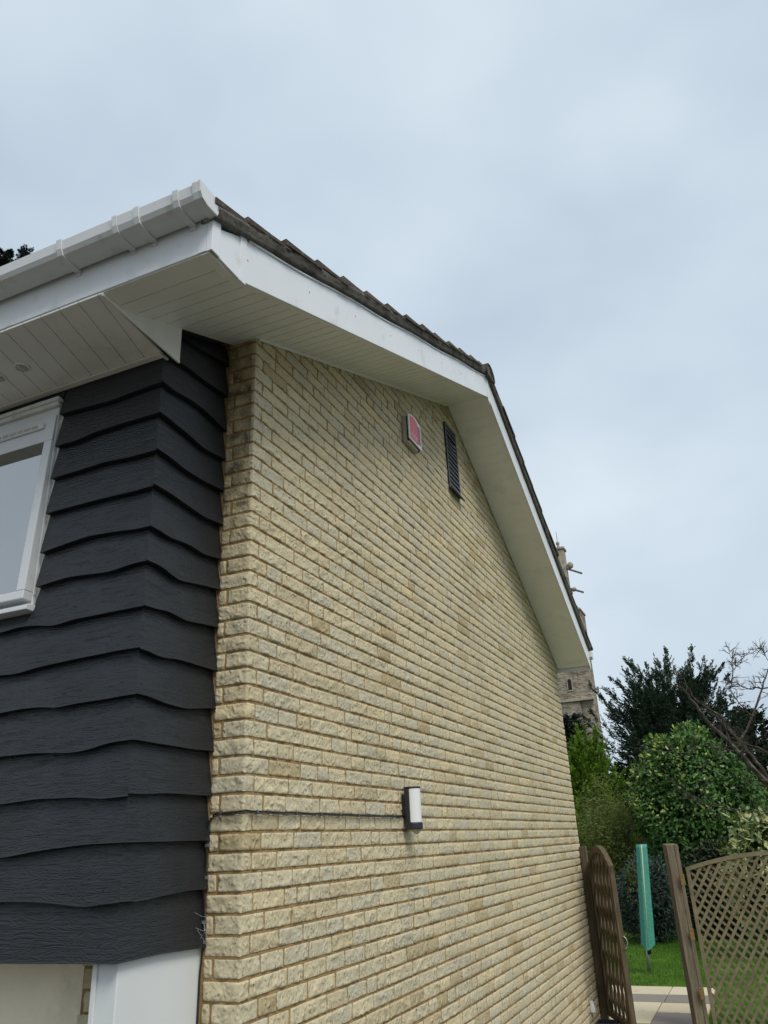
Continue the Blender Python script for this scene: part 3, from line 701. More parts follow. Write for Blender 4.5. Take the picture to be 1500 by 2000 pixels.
# ---- louvre vent high in the gable
vy0, vy1, vz0, vz1 = 3.115, 3.375, 2.765, 3.39
ven = MB().box((.006, vy0-.02, vz0-.02), (.016, vy1+.02, vz1+.02)).build('gable_vent', M['vent_dark'], house)
b = MB(); b.box((.0165, vy0-.022, vz0-.022), (.024, vy0, vz1+.022)); b.box((.0165, vy1, vz0-.022), (.024, vy1+.022, vz1+.022)); b.box((.0165, vy0, vz1), (.0235, vy1, vz1+.022)); b.box((.0165, vy0, vz0-.022), (.0235, vy1, vz0))
b.build('frame', M['vent'], ven, bevel=.002)
MB().prism([(.018, vz0-.022), (.060, vz0-.050), (.060, vz0-.042), (.018, vz0-.010)], 'y', vy0-.03, vy1+.03).build('sill', M['vent'], ven)
for i in range(13):
    zc = vz0+.022+i*.0475; bend = {9: .022, 10: .030, 8: .012}.get(i, 0)
    V = []; n = 9
    for k in range(n+1):
        t = k/n; yy = vy0+(vy1-vy0)*t; sag = -bend*math.sin(math.pi*t)
        V += [(.0245, yy, zc-.016+sag), (.0265, yy, zc-.014+sag), (.019, yy, zc+.018+sag), (.0165, yy, zc+.016+sag)]
    Fc = [(k*4+a, k*4+(a+1) % 4, (k+1)*4+(a+1) % 4, (k+1)*4+a) for k in range(n) for a in range(4)] + [(3, 2, 1, 0), tuple(n*4+a for a in range(4))]
    mk('slat', V, Fc, M['vent'], ven)

# ================================================================== FITTINGS ON THE WALL
# ---- security light
lamp = empty('wall_light', (.02, 1.70, -.07), 'black wall light with opal diffuser and round sensor below', 'wall light')
ly = 1.705; hw = .052
MB().box((.006, ly-.036, .0), (.030, ly+.036, .125)).build('back_plate', M['lamp_black'], lamp, bevel=.004)
def dshape(x0, r, cx, n=14):       # plan: flat back, round front
    return [(x0, ly-r), (cx, ly-r)] + [(cx+r*math.sin(a), ly-r*math.cos(a)) for a in np.linspace(0, math.pi, n)[1:-1]] + [(cx, ly+r), (x0, ly+r)]
MB().prism(dshape(.0305, hw, .062), 'z', .155, .166).build('top_cap', M['lamp_black'], lamp, bevel=.002)
MB().box((.0305, ly-hw, -.033), (.062, ly+hw, .1545)).build('housing', M['lamp_black'], lamp, bevel=.006)
MB().prism(dshape(.0625, hw-.004, .064, 20), 'z', -.034, .1548).build('diffuser', M['opal'], lamp, smooth=False, bevel=.002)
MB().prism(dshape(.031, hw+.001, .064, 20), 'z', -.072, -.0345).build('base', M['lamp_black'], lamp, bevel=.005)
b = MB(); prof = [(.026*math.cos(a), -.026*math.sin(a)) for a in np.linspace(0, 1.5, 8)]
b.lathe((.078, ly, -.0722), [(.027, .002)]+prof, 20); b.build('sensor', M['pir'], lamp, True)

# ---- cable with clips
cy = [(-.172, -.020, -1.2), (-.171, -.018, -.75), (-.170, -.016, -.58), (-.163, -.014, -.50), (-.157, -.016, -.45), (-.160, -.016, -.38), (-.164, -.016, -.28), (-.160, -.015, -.15), (-.160, -.015, -.07), (-.152, -.015, -.022), (-.135, -.016, -.004), (-.11, -.016, .002), (-.05, -.016, -.001), (-.008, -.015, .004), (.013, -.004, .007), (.016, .03, .004)]
run = [(.015, .08+i*.055, .003+.0025*math.sin(i*1.3)*.5) for i in range(29)] + [(.018, 1.66, .006)]
cab = MB().tube(cy+run, .0039, 7).build('cable', M['cable'], None, True)
tag(cab, 'thin black cable clipped along a mortar joint to the wall light', 'cable')
MB().tube([(a+.006, b2-.006 if a < 0 else b2, c-.007) for a, b2, c in cy[9:]+run[:-1]], .0026, 6).build('second_strand', M['cable'], cab, True)
for px_ in (431, 502, 579, 627, 664, 700, 723, 768):
    p = on_x(px_, 1590, .016) if px_ > 480 else on_y(px_, 1590, -.016)
    c = (p[0], p[1], .001)
    MB().box((c[0]-.004, c[1]-.005, c[2]-.008), (c[0]+.006, c[1]+.005, c[2]+.008)).build('clip', M['clip'], cab, bevel=.001)
    MB().box((c[0]+.002, c[1]-.0025-.004, c[2]-.014), (c[0]+.0075, c[1]+.0025-.004, c[2]-.0085)).build('clip_pin', M['pin'], cab)
for zz in (-.12, -.24, -.40, -.47):
    MB().box((-.168, -.024, zz-.006), (-.152, -.010, zz+.006)).build('clip', M['clip'], cab, bevel=.001)

# ---- alarm box
al = empty('alarm_box', (.02, 2.16, 2.70), 'grey alarm box with faded red and white front high on gable', 'alarm box')
ay0, ay1, az0, az1 = 2.035, 2.290, 2.715, 2.925
def face(y0, y1, z0, z1, rise, n=10): return [(y0, z0), (y1, z0)] + [(y1+(y0-y1)*t, z1+rise*math.sin(math.pi*t)) for t in np.linspace(0, 1, n)]
MB().prism(face(ay0+.006, ay1-.006, az0-.02, az1-.004, .03), 'x', .008, .044).build('casing', M['alarm_body'], al, bevel=.004)
MB().prism(face(ay0+.012, ay1-.012, az0-.012, az1-.008, .03), 'x', .0445, .058).build('strobe_strip', M['alarm_dark'], al)
MB().box((.046, ay0+.02, az0-.0165), (.054, ay1-.05, az0-.0125)).build('strobe_lens', M['alarm_white'], al)
fr_ = MB().prism(face(ay0, ay1, az0, az1, .036), 'x', .0585, .070).build('front_cover', M['alarm_white'], al, bevel=.003)
MB().prism(face(ay0+.018, ay1-.076, az0+.016, az1-.004, .018), 'x', .0702, .0716).build('red_panel', M['alarm_pink'], fr_)
MB().prism(face(ay1-.083, ay1-.022, az0+.028, az1-.022, .004), 'x', .0702, .0718).build('red_stripe', M['alarm_red'], fr_)
for i in range(6):
    yy = ay0+.045+i*.022; MB().box((.0717, yy, az0+.05+.004*(i % 2)), (.0722, yy+.013, az0+.074-.003*(i % 3))).build('worn_print', M['alarm_print'], fr_)
for i in range(5):
    yy = ay0+.05+i*.026; MB().box((.0717, yy, az0+.034), (.0722, yy+.018, az0+.040)).build('worn_print', M['alarm_print'], fr_)

# ---- white outlet and drain at the foot of the wall
p = on_x(1154, 1962, .01)
ou = empty('overflow_outlet', (.02, p[1], p[2]-.06), 'small white plastic outlet hood low on the wall beside gate', 'outlet')
MB().prism([(.008, p[2]-.065), (.05, p[2]-.065), (.05, p[2]-.03), (.03, p[2]+.03), (.008, p[2]+.035)], 'y', p[1]-.03, p[1]+.03).build('hood', M['pvc'], ou, bevel=.004)
MB().box((.008, p[1]-.02, p[2]+.0355), (.02, p[1]+.02, p[2]+.075)).build('pipe_stub', M['alarm_body'], ou, bevel=.003)
p = on_z(1190, 1997, GZ+.08)
dr = empty('drain_hopper', (p[0], p[1], GZ), 'black plastic drain hopper on the ground at the wall foot', 'drain')
b = MB(); b.box((p[0]-.13, p[1]-.12, GZ), (p[0]+.09, p[1]+.10, GZ+.02)); b.build('base', M['drain'], dr, bevel=.004)
b = MB(); b.box((p[0]-.12, p[1]-.11, GZ+.0205), (p[0]+.08, p[1]-.09, GZ+.09)); b.box((p[0]-.12, p[1]+.07, GZ+.0205), (p[0]+.08, p[1]+.09, GZ+.09)); b.box((p[0]-.12, p[1]-.0895, GZ+.0205), (p[0]-.10, p[1]+.0695, GZ+.09)); b.box((p[0]+.06, p[1]-.0895, GZ+.0205), (p[0]+.08, p[1]+.0695, GZ+.09)); b.build('rim', M['drain'], dr, bevel=.003)

# ---- cobwebs in the corner
b = MB()
for (x0, y0_, x1, y1_) in ((402, 1790, 380, 1782), (402, 1830, 396, 1800), (404, 1838, 398, 1812), (402, 1845, 385, 1815), (400, 1800, 390, 1835), (402, 1815, 382, 1812)):
    a = on_x(x0, y0_, XS_+.055); c = on_x(x1, y1_, XS_+.042)
    mid = (a+c)/2+np.array([.01, 0, -.008]); b.tube([a, mid, c], .0004, 4)
tag(b.build('cobweb', M['web']), 'wispy cobweb threads between black cladding and cable', 'cobweb')

# ================================================================== GATE, POSTS, TRELLIS, DRYER
gp = empty('gate_post', (.045, 6.85, GZ), 'slim brown gate post fixed against the end of the stone wall', 'gate post', 'gate posts')
MB().box((.012, 6.79, GZ), (.085, 6.865, -.262)).build('shaft', M['gate'], gp, bevel=.004)
MB().box((.0855, 6.786, GZ+.1), (.0905, 6.794, -.40)).build('stop_bead', M['alu'], gp)
H = np.array([.105, 6.80]); fe = on_y(1196, 1694, 5.95); D2 = np.array([fe[0], 5.95])-H; LG = np.linalg.norm(D2); D2 /= LG; LG = .90
NN = np.array([-D2[1], D2[0]])
def lattice_panel(root, O, D, L, zb, ze, rise, fw_, fth, sw, pitch, ma, bottom=True, inset=.0, nm='slat', angle=1.0, angle2=None, pitch2=None):
    """bow-topped frame with two layers of diagonal slats clipped to it"""
    O3 = lambda u, z, o=0.: np.array([O[0]+D[0]*u - D[1]*o, O[1]+D[1]*u + D[0]*o, z])
    side = np.array([D[0], D[1], 0]); nor = np.array([-D[1], D[0], 0.])
    arch = lambda u: ze+rise*(1-((u-L/2)/(L/2))**2)
    MB().bar(O3(fw_/2, zb), O3(fw_/2, arch(fw_/2)-.01), fw_, fth, side).build('stile', ma, root, bevel=.003)
    MB().bar(O3(L-fw_/2, zb), O3(L-fw_/2, arch(L-fw_/2)-.01), fw_, fth, side).build('stile', ma, root, bevel=.003)
    if bottom: MB().bar(O3(fw_+.001, zb+fw_/2), O3(L-fw_-.001, zb+fw_/2), fw_, fth*.94, (0, 0, 1)).build('bottom_rail', ma, root, bevel=.003)
    us = np.linspace(0, L, 25); V = []
    for u in us:
        z = arch(u)
        for o, dz in ((-fth*.52, -fw_), (fth*.52, -fw_), (fth*.52, .004), (-fth*.52, .004)): V.append(O3(u, z+dz, o))
    Fc = [(i*4+k, i*4+(k+1) % 4, (i+1)*4+(k+1) % 4, (i+1)*4+k) for i in range(24) for k in range(4)] + [(3, 2, 1, 0), (96, 97, 98, 99)]
    mk('bow_rail', V, Fc, ma, root)
    u0, u1, z0 = fw_*.5, L-fw_*.5, zb+(fw_*.5 if bottom else 0)
    A1, P1, S1 = angle, pitch, sw
    for sgn in (1, -1):
        angle, pitch, sw = (A1, P1, S1) if sgn > 0 else (angle2 or A1, pitch2 or P1, S1*(.8 if angle2 else 1))
        c = -6.
        while c < 8.:
            pts = []
            for s_ in np.linspace(0, 6, 241):
                u = s_*.5; z = z0-.5+ (c + sgn*u*angle)
                if u0 <= u <= u1 and z0 <= z <= arch(u)-fw_*.6: pts.append((u, z))
            if len(pts) >= 3 and math.dist(pts[0], pts[-1]) > .06:
                o = -sgn*fth*.17
                MB().bar(O3(*pts[0], o), O3(*pts[-1], o), sw, fth*.3, np.array([D[0]*-sgn*angle, D[1]*-sgn*angle, 1.])).build(nm, ma, root)
            c += pitch
g = empty('garden_gate', (H[0], H[1], GZ), 'brown bow-topped lattice gate standing open beside the stone wall', 'gate')
lattice_panel(g, H, D2, LG, GZ+.06, -.455, .20, .065, .05, .040, .43, M['gate'], angle=3.1)
q = np.array([H[0]+D2[0]*(LG+.004), H[1]+D2[1]*(LG+.004)])
pts = [(q[0]+.012+.035*math.sin(a), q[1]+.0, -1.13+.055*math.cos(a)) for a in np.linspace(0, math.pi, 9)]
MB().tube(pts, .006, 6).build('ring_handle', M['alu'], g, True)
MB().box((H[0]-.03, H[1]-.05, -.62), (H[0]+.02, H[1]-.0, -.56)).build('hinge', M['lamp_black'], g)
# right-hand post
c0, c1 = on_y(1294, 1650, 6.5), on_y(1323, 1650, 6.5)
pc = (c0+c1)/2; pw = .125; ang = math.radians(24)
tp = empty('gate_post', (pc[0], 6.5, GZ), 'thick weathered square post carrying brass hinges of the trellis', 'gate post', 'gate posts')
hs = pw/2; ca, sa = math.cos(ang), math.sin(ang)
pz = lambda a, b2, z: (pc[0]+a*ca-b2*sa, 6.5+a*sa+b2*ca, z)
b = MB(); V = []
for z, dz in ((GZ, 0), (pc[2], .012)):
    for a, b2 in ((-hs, -hs), (hs, -hs), (hs, hs), (-hs, hs)): V.append(pz(a, b2, z+(dz if b2 > 0 else 0)))
b.add(V, [(0,3,2,1),(4,5,6,7),(0,1,5,4),(1,2,6,5),(2,3,7,6),(3,0,4,7)]); b.build('shaft', M['post'], tp, bevel=.005)
b = MB(); b.bar(pz(.025, -hs-.0008, GZ), pz(.02, -hs-.0008, pc[2]-.005), .004, .003, (1, 0, 0)); b.build('crack', M['earth'], tp)
T0 = np.array(on_y(1340, 1700, 6.5)[:2]); TD = np.array([1., -.04]); TD /= np.linalg.norm(TD)
tz = on_y(1338, 1695, 6.5)[2]; tpk = on_y(1490, 1662, 6.5)[2]
t = empty('trellis_panel', (T0[0], T0[1], GZ), 'pale weathered bow-topped trellis panel hinged to the thick post', 'trellis')
lattice_panel(t, T0, TD, 1.83, GZ+.03, tz, tpk-tz, .035, .036, .027, .128, M['trellis'], bottom=True, angle=1.5, angle2=.95, pitch2=.084)
for py_ in (1718, 1825, 1940):
    p = on_y(1330+(py_-1700)*.17, py_, 6.42)
    MB().box((p[0]-.018, 6.405, p[2]-.052), (p[0]+.024, 6.42, p[2]+.052)).build('hinge', M['brass'], t, bevel=.002)

# rotary dryer under its cover
DY = 10.05; base = on_y(1268, 1900, DY); tp_ = (on_y(1243, 1650, DY)+on_y(1262, 1648, DY))/2; bt_ = (on_y(1256, 1850, DY)+on_y(1277, 1850, DY))/2
dr_ = empty('rotary_dryer', (base[0], DY, GZ), 'folded rotary clothes dryer in a green cover standing on lawn', 'clothes dryer')
MB().tube([(base[0], DY, GZ), bt_+(0, 0, .12)], .022, 12).build('pole', M['alu'], dr_, True)
MB().tube([bt_-(0, 0, .085), bt_+(0, 0, .06)], .030, 12).build('collar', M['lamp_black'], dr_, True)
V, Fc = [], []; n = 20; m = 26
for i in range(m):
    t_ = i/(m-1); c = bt_+(tp_-bt_)*t_; r0 = .083*(1-.12*t_)
    for k in range(n):
        a = 2*math.pi*k/n; r = r0*(1+.17*math.cos(4*a+.8)+.05*math.cos(8*a+3*t_)+.05*mnoise.noise((math.cos(a)*2, math.sin(a)*2, t_*9)))
        zo = 0
        if i == 0: zo = .03*math.cos(2*a)
        V.append((c[0]+r*math.cos(a), c[1]+r*math.sin(a), c[2]+zo))
for i in range(m-1):
    for k in range(n): Fc.append((i*n+k, i*n+(k+1) % n, (i+1)*n+(k+1) % n, (i+1)*n+k))
Fc.append(tuple(range((m-1)*n, m*n)))
cv = mk('cover', V, Fc, M['cover'], dr_, True)
d = CAM-bt_; d = np.array([d[0], d[1], 0]); d /= np.linalg.norm(d)
MB().tube([bt_+d*.086+(0, 0, .02), (bt_+tp_)/2+d*.083, tp_+d*.077], .007, 6).build('seam', M['piping'], cv, True)

# ================================================================== CHURCH TOWER
TY = 70.; TD_ = 3.6
def tw(x, y): return on_y(x, y, TY)
xr = on_y(1110, 1120, TY+TD_)[0]; xl = xr-8
ztop = on_y(1105, 1140, TY+TD_)[2]; zp = on_y(1095, 1072, TY+TD_-.5)[2]
tow = empty('church_tower', (xr-3, TY+3, GZ), 'old rubble stone church tower rising behind the rear eaves', 'church tower')
MB().box((xl, TY, GZ), (xr, TY+TD_, ztop-1.2)).build('wall', M['tower'], tow)
MB().box((xl-.15, TY-.15, ztop-1.19), (xr+.15, TY+TD_+.15, ztop-.9)).build('string_course', M['ashlar'], tow)
MB().box((xl, TY, ztop-.895), (xr, TY+TD_, ztop+.3)).build('parapet', M['tower'], tow)
def pinnacle(cx, cyy, z0, z1, hw_, nm='pinnacle'):
    b = MB(); b.box((cx-hw_, cyy-hw_, z0), (cx+hw_, cyy+hw_, z1-.25)); pin = b.build(nm, M['ashlar'], tow, bevel=.03)
    MB().box((cx-hw_-.12, cyy-hw_-.12, z1-.249), (cx+hw_+.12, cyy+hw_+.12, z1)).build('cap', M['ashlar'], pin, bevel=.04)
    MB().lathe((cx, cyy, z1+.001), [(.20, 0), (.14, .25), (.10, .4), (.17, .5), (.20, .62), (.15, .76), (.03, .82)], 12).build('finial', M['ashlar'], pin, True)
    return pin
p1 = pinnacle(xr-.55, TY+TD_-.55, ztop+.301, zp, .55)
MB().tube([(xr-.55, TY+TD_-.55, zp+.8), (xr-.57, TY+TD_-.55, zp+1.9)], .025, 5).build('lightning_rod', M['spout'], p1)
p2 = pinnacle(xl+.55, TY+TD_-.55, ztop+.301, zp, .55)
for (qa, qb, dy) in (((1110, 1108), (1137, 1120), .6), ((1117, 1147), (1140, 1157), .6)):
    a, c = on_y(*qa, TY+TD_-.6), on_y(*qb, TY+TD_-.6); a[0] -= .4
    MB().bar(a, c, .22, .16, (0, 1, 0)).build('spout', M['spout'], tow, bevel=.02)
a = on_y(1112, 1107, TY+TD_-.6); MB().lathe((a[0]+.1, TY+TD_-.6, a[2]-.2), [(.12, 0), (.3, .15), (.33, .4), (.2, .62), (.05, .7)], 10).build('gargoyle', M['ashlar'], tow, True)
a = on_y(1120, 1153, TY+TD_-.6); MB().lathe((a[0]+.05, TY+TD_-.6, a[2]-.12), [(.1, 0), (.26, .12), (.26, .3), (.1, .42)], 10).build('gargoyle', M['ashlar'], tow, True)
# stair turret on the right corner, stepped top
sx = on_y(1160, 1330, TY+2.5)[0]; s_z = on_y(1133, 1192, TY+2.)[2]
MB().box((xr+.001, TY+.3, GZ), (sx, TY+2.9000000000000004, s_z-.4)).build('stair_turret', M['tower'], tow, bevel=.03)
st = tow.children[-1]
MB().box((xr+.001, TY+.2, s_z-.399), (sx+.08, TY+3.0, s_z-.2)).build('coping', M['ashlar'], st, bevel=.03)
MB().box((xr+.001, TY+.5, s_z-.199), (sx-.3, TY+2.2, s_z+.25)).build('coping', M['ashlar'], st, bevel=.03)
MB().box((xr+.001, TY+.7, s_z+.251), (sx-.6, TY+2.2, s_z+.55)).build('coping', M['ashlar'], st, bevel=.03)
zz = tw(1125, 1366)[2]
MB().prism([(TY-.16, zz-.16), (TY-.16, zz+.02), (TY+.6, zz+.2), (TY+.6, zz-.16)], 'x', xl-.1, sx+.1).build('string_course', M['ashlar'], tow)
for qx_, qy_, h_ in ((1113, 1337, 1.0), (1123, 1403, 1.0)):
    c = tw(qx_, qy_); yy = TY if c[0] < xr else TY+.3
    arch_ = [(c[0]-.17, c[2]-.5*h_), (c[0]+.17, c[2]-.5*h_), (c[0]+.17, c[2]+.3*h_)] + [(c[0]+.17*math.cos(a_), c[2]+.3*h_+.2*math.sin(a_)) for a_ in np.linspace(.3, 2.84, 6)] + [(c[0]-.17, c[2]+.3*h_)]
    wv_ = MB().prism([(c[0]+(u-c[0])*1.5, c[2]+(z-c[2])*1.25) for u, z in arch_], 'y', yy-.06, yy+.05).build('slit_window', M['ashlar'], tow)
    MB().prism(arch_, 'y', yy-.075, yy-.055).build('opening', M['slit'], wv_)

# ================================================================== VEGETATION
def unit(v): return v/(np.linalg.norm(v, axis=-1, keepdims=True)+1e-9)
def leaf_quads(P, D, Nn, L, W, tone, fold=.0, six=False):
    """leaf as a 4-gon rhombus: base, side, tip, side.  P base (n,3); D direction; Nn normal"""
    n = len(P); D = unit(D); Sd = unit(np.cross(D, Nn)); Nn = np.cross(Sd, D)
    L = np.broadcast_to(np.asarray(L, float).reshape(-1, 1) if np.ndim(L) else L, (n, 1)); W = np.broadcast_to(np.asarray(W, float).reshape(-1, 1) if np.ndim(W) else W, (n, 1))
    if six:
        V = np.empty((n, 6, 3)); V[:, 0] = P; V[:, 3] = P+D*L
        for k_, (t_, w_, s_) in {1: (.28, .42, 1), 2: (.68, .46, 1), 4: (.68, .46, -1), 5: (.28, .42, -1)}.items(): V[:, k_] = P+D*L*t_+Sd*W*w_*s_+Nn*fold*W
        return V.reshape(-1, 3), np.arange(n*6).reshape(n, 6), np.broadcast_to(tone, (n,)).copy()
    V = np.empty((n, 4, 3)); V[:, 0] = P; V[:, 2] = P+D*L; V[:, 1] = P+D*L*.45+Sd*W/2+Nn*fold*W; V[:, 3] = P+D*L*.45-Sd*W/2+Nn*fold*W
    return V.reshape(-1, 3), np.arange(n*4).reshape(n, 4), np.broadcast_to(tone, (n,)).copy()
def merge(lst):
    V, Fc, T = [], [], []; o = 0
    for v, f, t in lst: V.append(v); Fc.append(f+o); T.append(t); o += len(v)
    return np.concatenate(V), np.concatenate(Fc), np.concatenate(T)
def rnd(n, s=1.): return RNG.normal(size=(n, 3))*s
def sprays(bases, dirs, length, nper, leafL, leafW, droop, spread, tone_f):
    """feathery shoots: leaves set along both sides of curved stalks"""
    m = len(bases); t = RNG.random((m, nper)); t = t**.8
    ln = np.broadcast_to(np.asarray(length), (m,))[:, None, None]
    dirs = unit(dirs); up = np.array([0, 0, 1.])
    pos = bases[:, None, :] + dirs[:, None, :]*ln*t[..., None] + up*(-droop)*ln*(t**2)[..., None]
    tang = unit(dirs[:, None, :] + up*(-2*droop)*t[..., None])
    sd = unit(np.cross(tang, up+rnd(1, .01)))
    sg = np.where(RNG.random((m, nper)) < .5, -1, 1)[..., None]
    D = tang*.75 + sd*sg*spread + RNG.normal(size=(m, nper, 3))*.25
    Nn = np.cross(D, sd) + RNG.normal(size=(m, nper, 3))*.5
    sz = (1-.45*t)*RNG.uniform(.7, 1.2, (m, nper))
    tn = tone_f(pos, t)
    return leaf_quads(pos.reshape(-1, 3), D.reshape(-1, 3), Nn.reshape(-1, 3), (leafL*sz).ravel(), (leafW*sz).ravel(), tn.ravel())
def tree(name, label, cat, base, group=None): return empty(name, (base[0], base[1], GZ), label, cat, group)
def crown(root, data, m, nm='crown'):
    V, Fc, T = data; return mk(nm, V, Fc, m, root, False, np.clip(T, 0, 1))

# ---- yew: spreading plumes
yr_ = tree('yew_tree', 'large dark spreading yew tree in front of the church tower', 'tree', (.0, 26))
yc = np.array([-.1, 26., 1.6])
MB().tube([(.0, 26, GZ), (.05, 26.05, 0), (-.1, 26, 2.5), (-.05, 26, 4.2)], [.38, .33, .22, .06], 10).build('trunk', M['dbark'], yr_, True)
def plumes(starts, ends, per, L0, nleaf, lL, lW, tone_f, up=.25, jit=.35):
    """limbs start->end, each beset with short feathery shoots"""
    m = len(starts); t = RNG.uniform(.15, 1.0, (m, per)); ax = (ends-starts)
    P = starts[:, None]+ax[:, None]*t[..., None] + RNG.normal(size=(m, per, 3))*.05*np.linalg.norm(ax, axis=1)[:, None, None]*(1.1-t[..., None])
    D = unit(ax)[:, None]+RNG.normal(size=(m, per, 3))*jit+np.array([0, 0, up])
    Ls = L0*RNG.uniform(.6, 1.2, (m, per))*(1.15-.45*t)
    return sprays(P.reshape(-1, 3), D.reshape(-1, 3), Ls.ravel(), nleaf, lL, lW, .08, .8, tone_f)
n = 270
th = RNG.uniform(0, 2*math.pi, n); ph = np.arccos(RNG.uniform(-.25, 1, n))
dirs = np.stack([np.sin(ph)*np.cos(th), np.sin(ph)*np.sin(th)*.8, np.cos(ph)], 1)
ext = RNG.uniform(.72, 1.03, n)
bases = yc + dirs*np.array([.5, .5, .9])
dn = dirs/(np.sum(np.abs(dirs)**2.8, 1, keepdims=True)**(1/2.8)); ends = yc + np.array([.15, 0, 0]) + dn*np.array([2.35, 2.0, 3.85])*ext[:, None]
tonef = lambda p, t: .08+.5*t*RNG.random(t.shape)+.25*RNG.random(t.shape)
dat = [plumes(bases, ends, 20, .55, 44, .115, .042, tonef)]
left = np.array([on_y(x, y, 26) for x, y in ((1225, 1430), (1215, 1460), (1235, 1390), (1245, 1360), (1265, 1340), (1215, 1480), (1235, 1440), (1340, 1340), (1310, 1340), (1380, 1350))])
lend = np.array([on_y(x, y, 26) for x, y in ((1152, 1338), (1150, 1385), (1178, 1345), (1192, 1325), (1222, 1290), (1140, 1400), (1165, 1350), (1350, 1268), (1298, 1268), (1410, 1300))])
dat.append(plumes(left, lend, 30, .30, 30, .095, .038, lambda p, t: .25+.6*RNG.random(t.shape), up=.1, jit=.3))
crown(yr_, merge(dat), M['yew']); sd_ = ends-bases; ln = np.full(n, .5)
b = MB()
for i in range(0, n, 5): b.tube([yc+(0, 0, -.8+.5*dirs[i][2]), bases[i]*.6+yc*.4, bases[i]+unit(sd_[i])*ln[i]*.8], [.05, .03, .008], 4, False)
b.build('limbs', M['dbark'], yr_)

# ---- far dark trees closing the back of the garden
for k, (px0, px1, ptop, Y, lab, nm) in enumerate(((1385, 1530, 1385, 30, 'dull brownish evergreen tree behind the bare branches', 'evergreen_tree'), (1085, 1135, 1392, 36, 'small blue-green conifer at the foot of the church tower', 'conifer_tree'), (1500, 1700, 1420, 34, 'dark evergreen tree beyond the trellis panel', 'evergreen_tree'))):
    a, c = on_y(px0, ptop, Y), on_y(px1, ptop, Y); cx = (a[0]+c[0])/2; wr = (c[0]-a[0])/2; zt = a[2]
    r_ = tree(nm, lab, 'tree', (cx, Y)); n = 420
    MB().tube([(cx, Y, GZ), (cx+.1, Y, zt-.6)], [.2, .05], 8).build('trunk', M['dbark'], r_, True)
    th = RNG.uniform(0, 2*math.pi, n); u = RNG.random(n); q = np.sqrt(RNG.random(n)); pr = np.sin(np.clip(u*1.1, 0, 1)*math.pi*.5+.35)
    prof = np.sqrt(np.clip(1-u**2, .02, 1))
    bs = np.stack([cx+wr*prof*q*np.cos(th), Y+wr*.8*prof*q*np.sin(th), GZ+.8+(zt-GZ-1.2)*u], 1)
    dd = np.stack([np.cos(th), np.sin(th), RNG.uniform(.2, 1.2, n)], 1)
    crown(r_, sprays(bs, dd, RNG.uniform(.4, .9, n), 55, .22, .09, .1, .7, lambda p, t: .1+.7*RNG.random(t.shape)*t+.1), M['darkleaf'] if k != 1 else M['greyleaf'])
hb = tree('hedge', 'long dark evergreen hedge along the back of the lawn', 'hedge', (1, 19.5)); n = 1500
bs = np.stack([RNG.uniform(-5, 9, n), RNG.uniform(18.6, 20.4, n), GZ+RNG.uniform(.0, 3.45, n)], 1); dd = np.stack([RNG.normal(size=n)*.5, -RNG.random(n)*1.2, RNG.uniform(.1, 1, n)], 1)
crown(hb, sprays(bs, dd, RNG.uniform(.3, .6, n), 60, .15, .07, .1, .7, lambda p, t: .05+.6*RNG.random(t.shape)*t), M['darkleaf'], 'foliage')
MB().box((-5, 19.2, GZ), (9, 20.0, GZ+3.1)).build('twig_core', M['earth'], hb)

# ---- bright thuja: upright flat plumes
a, c = on_y(1085, 1420, 18), on_y(1206, 1480, 18); cx = (a[0]+c[0])/2; zt = on_y(1140, 1412, 18)[2]
r_ = tree('thuja_tree', 'bright yellow-green thuja conifer close behind the stone wall', 'tree', (cx, 18)); n = 760
MB().tube([(cx, 18, GZ), (cx, 18, zt-.8)], [.14, .03], 8).build('trunk', M['dbark'], r_, True)
n = 260
u = RNG.random(n)**.9; th = RNG.uniform(0, 2*math.pi, n); prof = np.interp(u, [0, .3, .75, 1], [.95, 1.05, .80, .28])
st_ = np.stack([cx+prof*.25*np.cos(th), 18+prof*.25*np.sin(th), GZ+.1+(zt-GZ-1.1)*u], 1)
en_ = np.stack([cx+prof*RNG.uniform(.75, 1.05, n)*np.cos(th), 18+prof*RNG.uniform(.75, 1.05, n)*np.sin(th), st_[:, 2]+RNG.uniform(.5, .95, n)], 1); en_[:, 2] = np.minimum(en_[:, 2], zt+.02)
crown(r_, plumes(st_, en_, 17, .26, 26, .06, .026, lambda p, t: .05+.5*t*RNG.uniform(.5, 1.2, t.shape)+.45*np.clip(RNG.normal(.25, .3, (t.shape[0], 1)), 0, 1), up=.5, jit=.35), M['thuja'])

# ---- bamboo clump: thin arching canes with narrow leaves
cx = on_y(1188, 1600, 15.6)[0]
r_ = tree('bamboo_clump', 'feathery olive-green bamboo clump between the wall and the laurel', 'bamboo', (cx, 15.6)); can = MB(); dat = []
for i in range(110):
    bx_, by_ = cx+random.uniform(-.45, .5), 15.6+random.uniform(-.5, .5); hgt = random.uniform(1.7, 2.9) if i > 8 else random.uniform(3.0, 3.4)
    lean = np.array([random.gauss(0, .22), random.gauss(-.1, .2), 0])
    pts = np.array([(bx_, by_, GZ)]) + np.array([lean*t*t + np.array([0, 0, hgt*t*(1-.08*t)]) for t in np.linspace(0, 1, 9)])
    can.tube(pts, np.linspace(.008, .002, 9), 4, False)
    nl = 210; t = RNG.uniform(.12, 1, nl)**.8; P = np.stack([np.interp(t, np.linspace(0, 1, 9), pts[:, k]) for k in range(3)], 1)+rnd(nl, .075)*np.array([1, 1, .8])
    D = rnd(nl, 1.)*np.array([1, 1, .5])+np.array([0, 0, -.25]); dat.append(leaf_quads(P, D, rnd(nl)+np.array([0, -.3, 1]), RNG.uniform(.06, .12, nl), RNG.uniform(.010, .017, nl), .1+.55*t*RNG.random(nl)+.25*RNG.random(nl)))
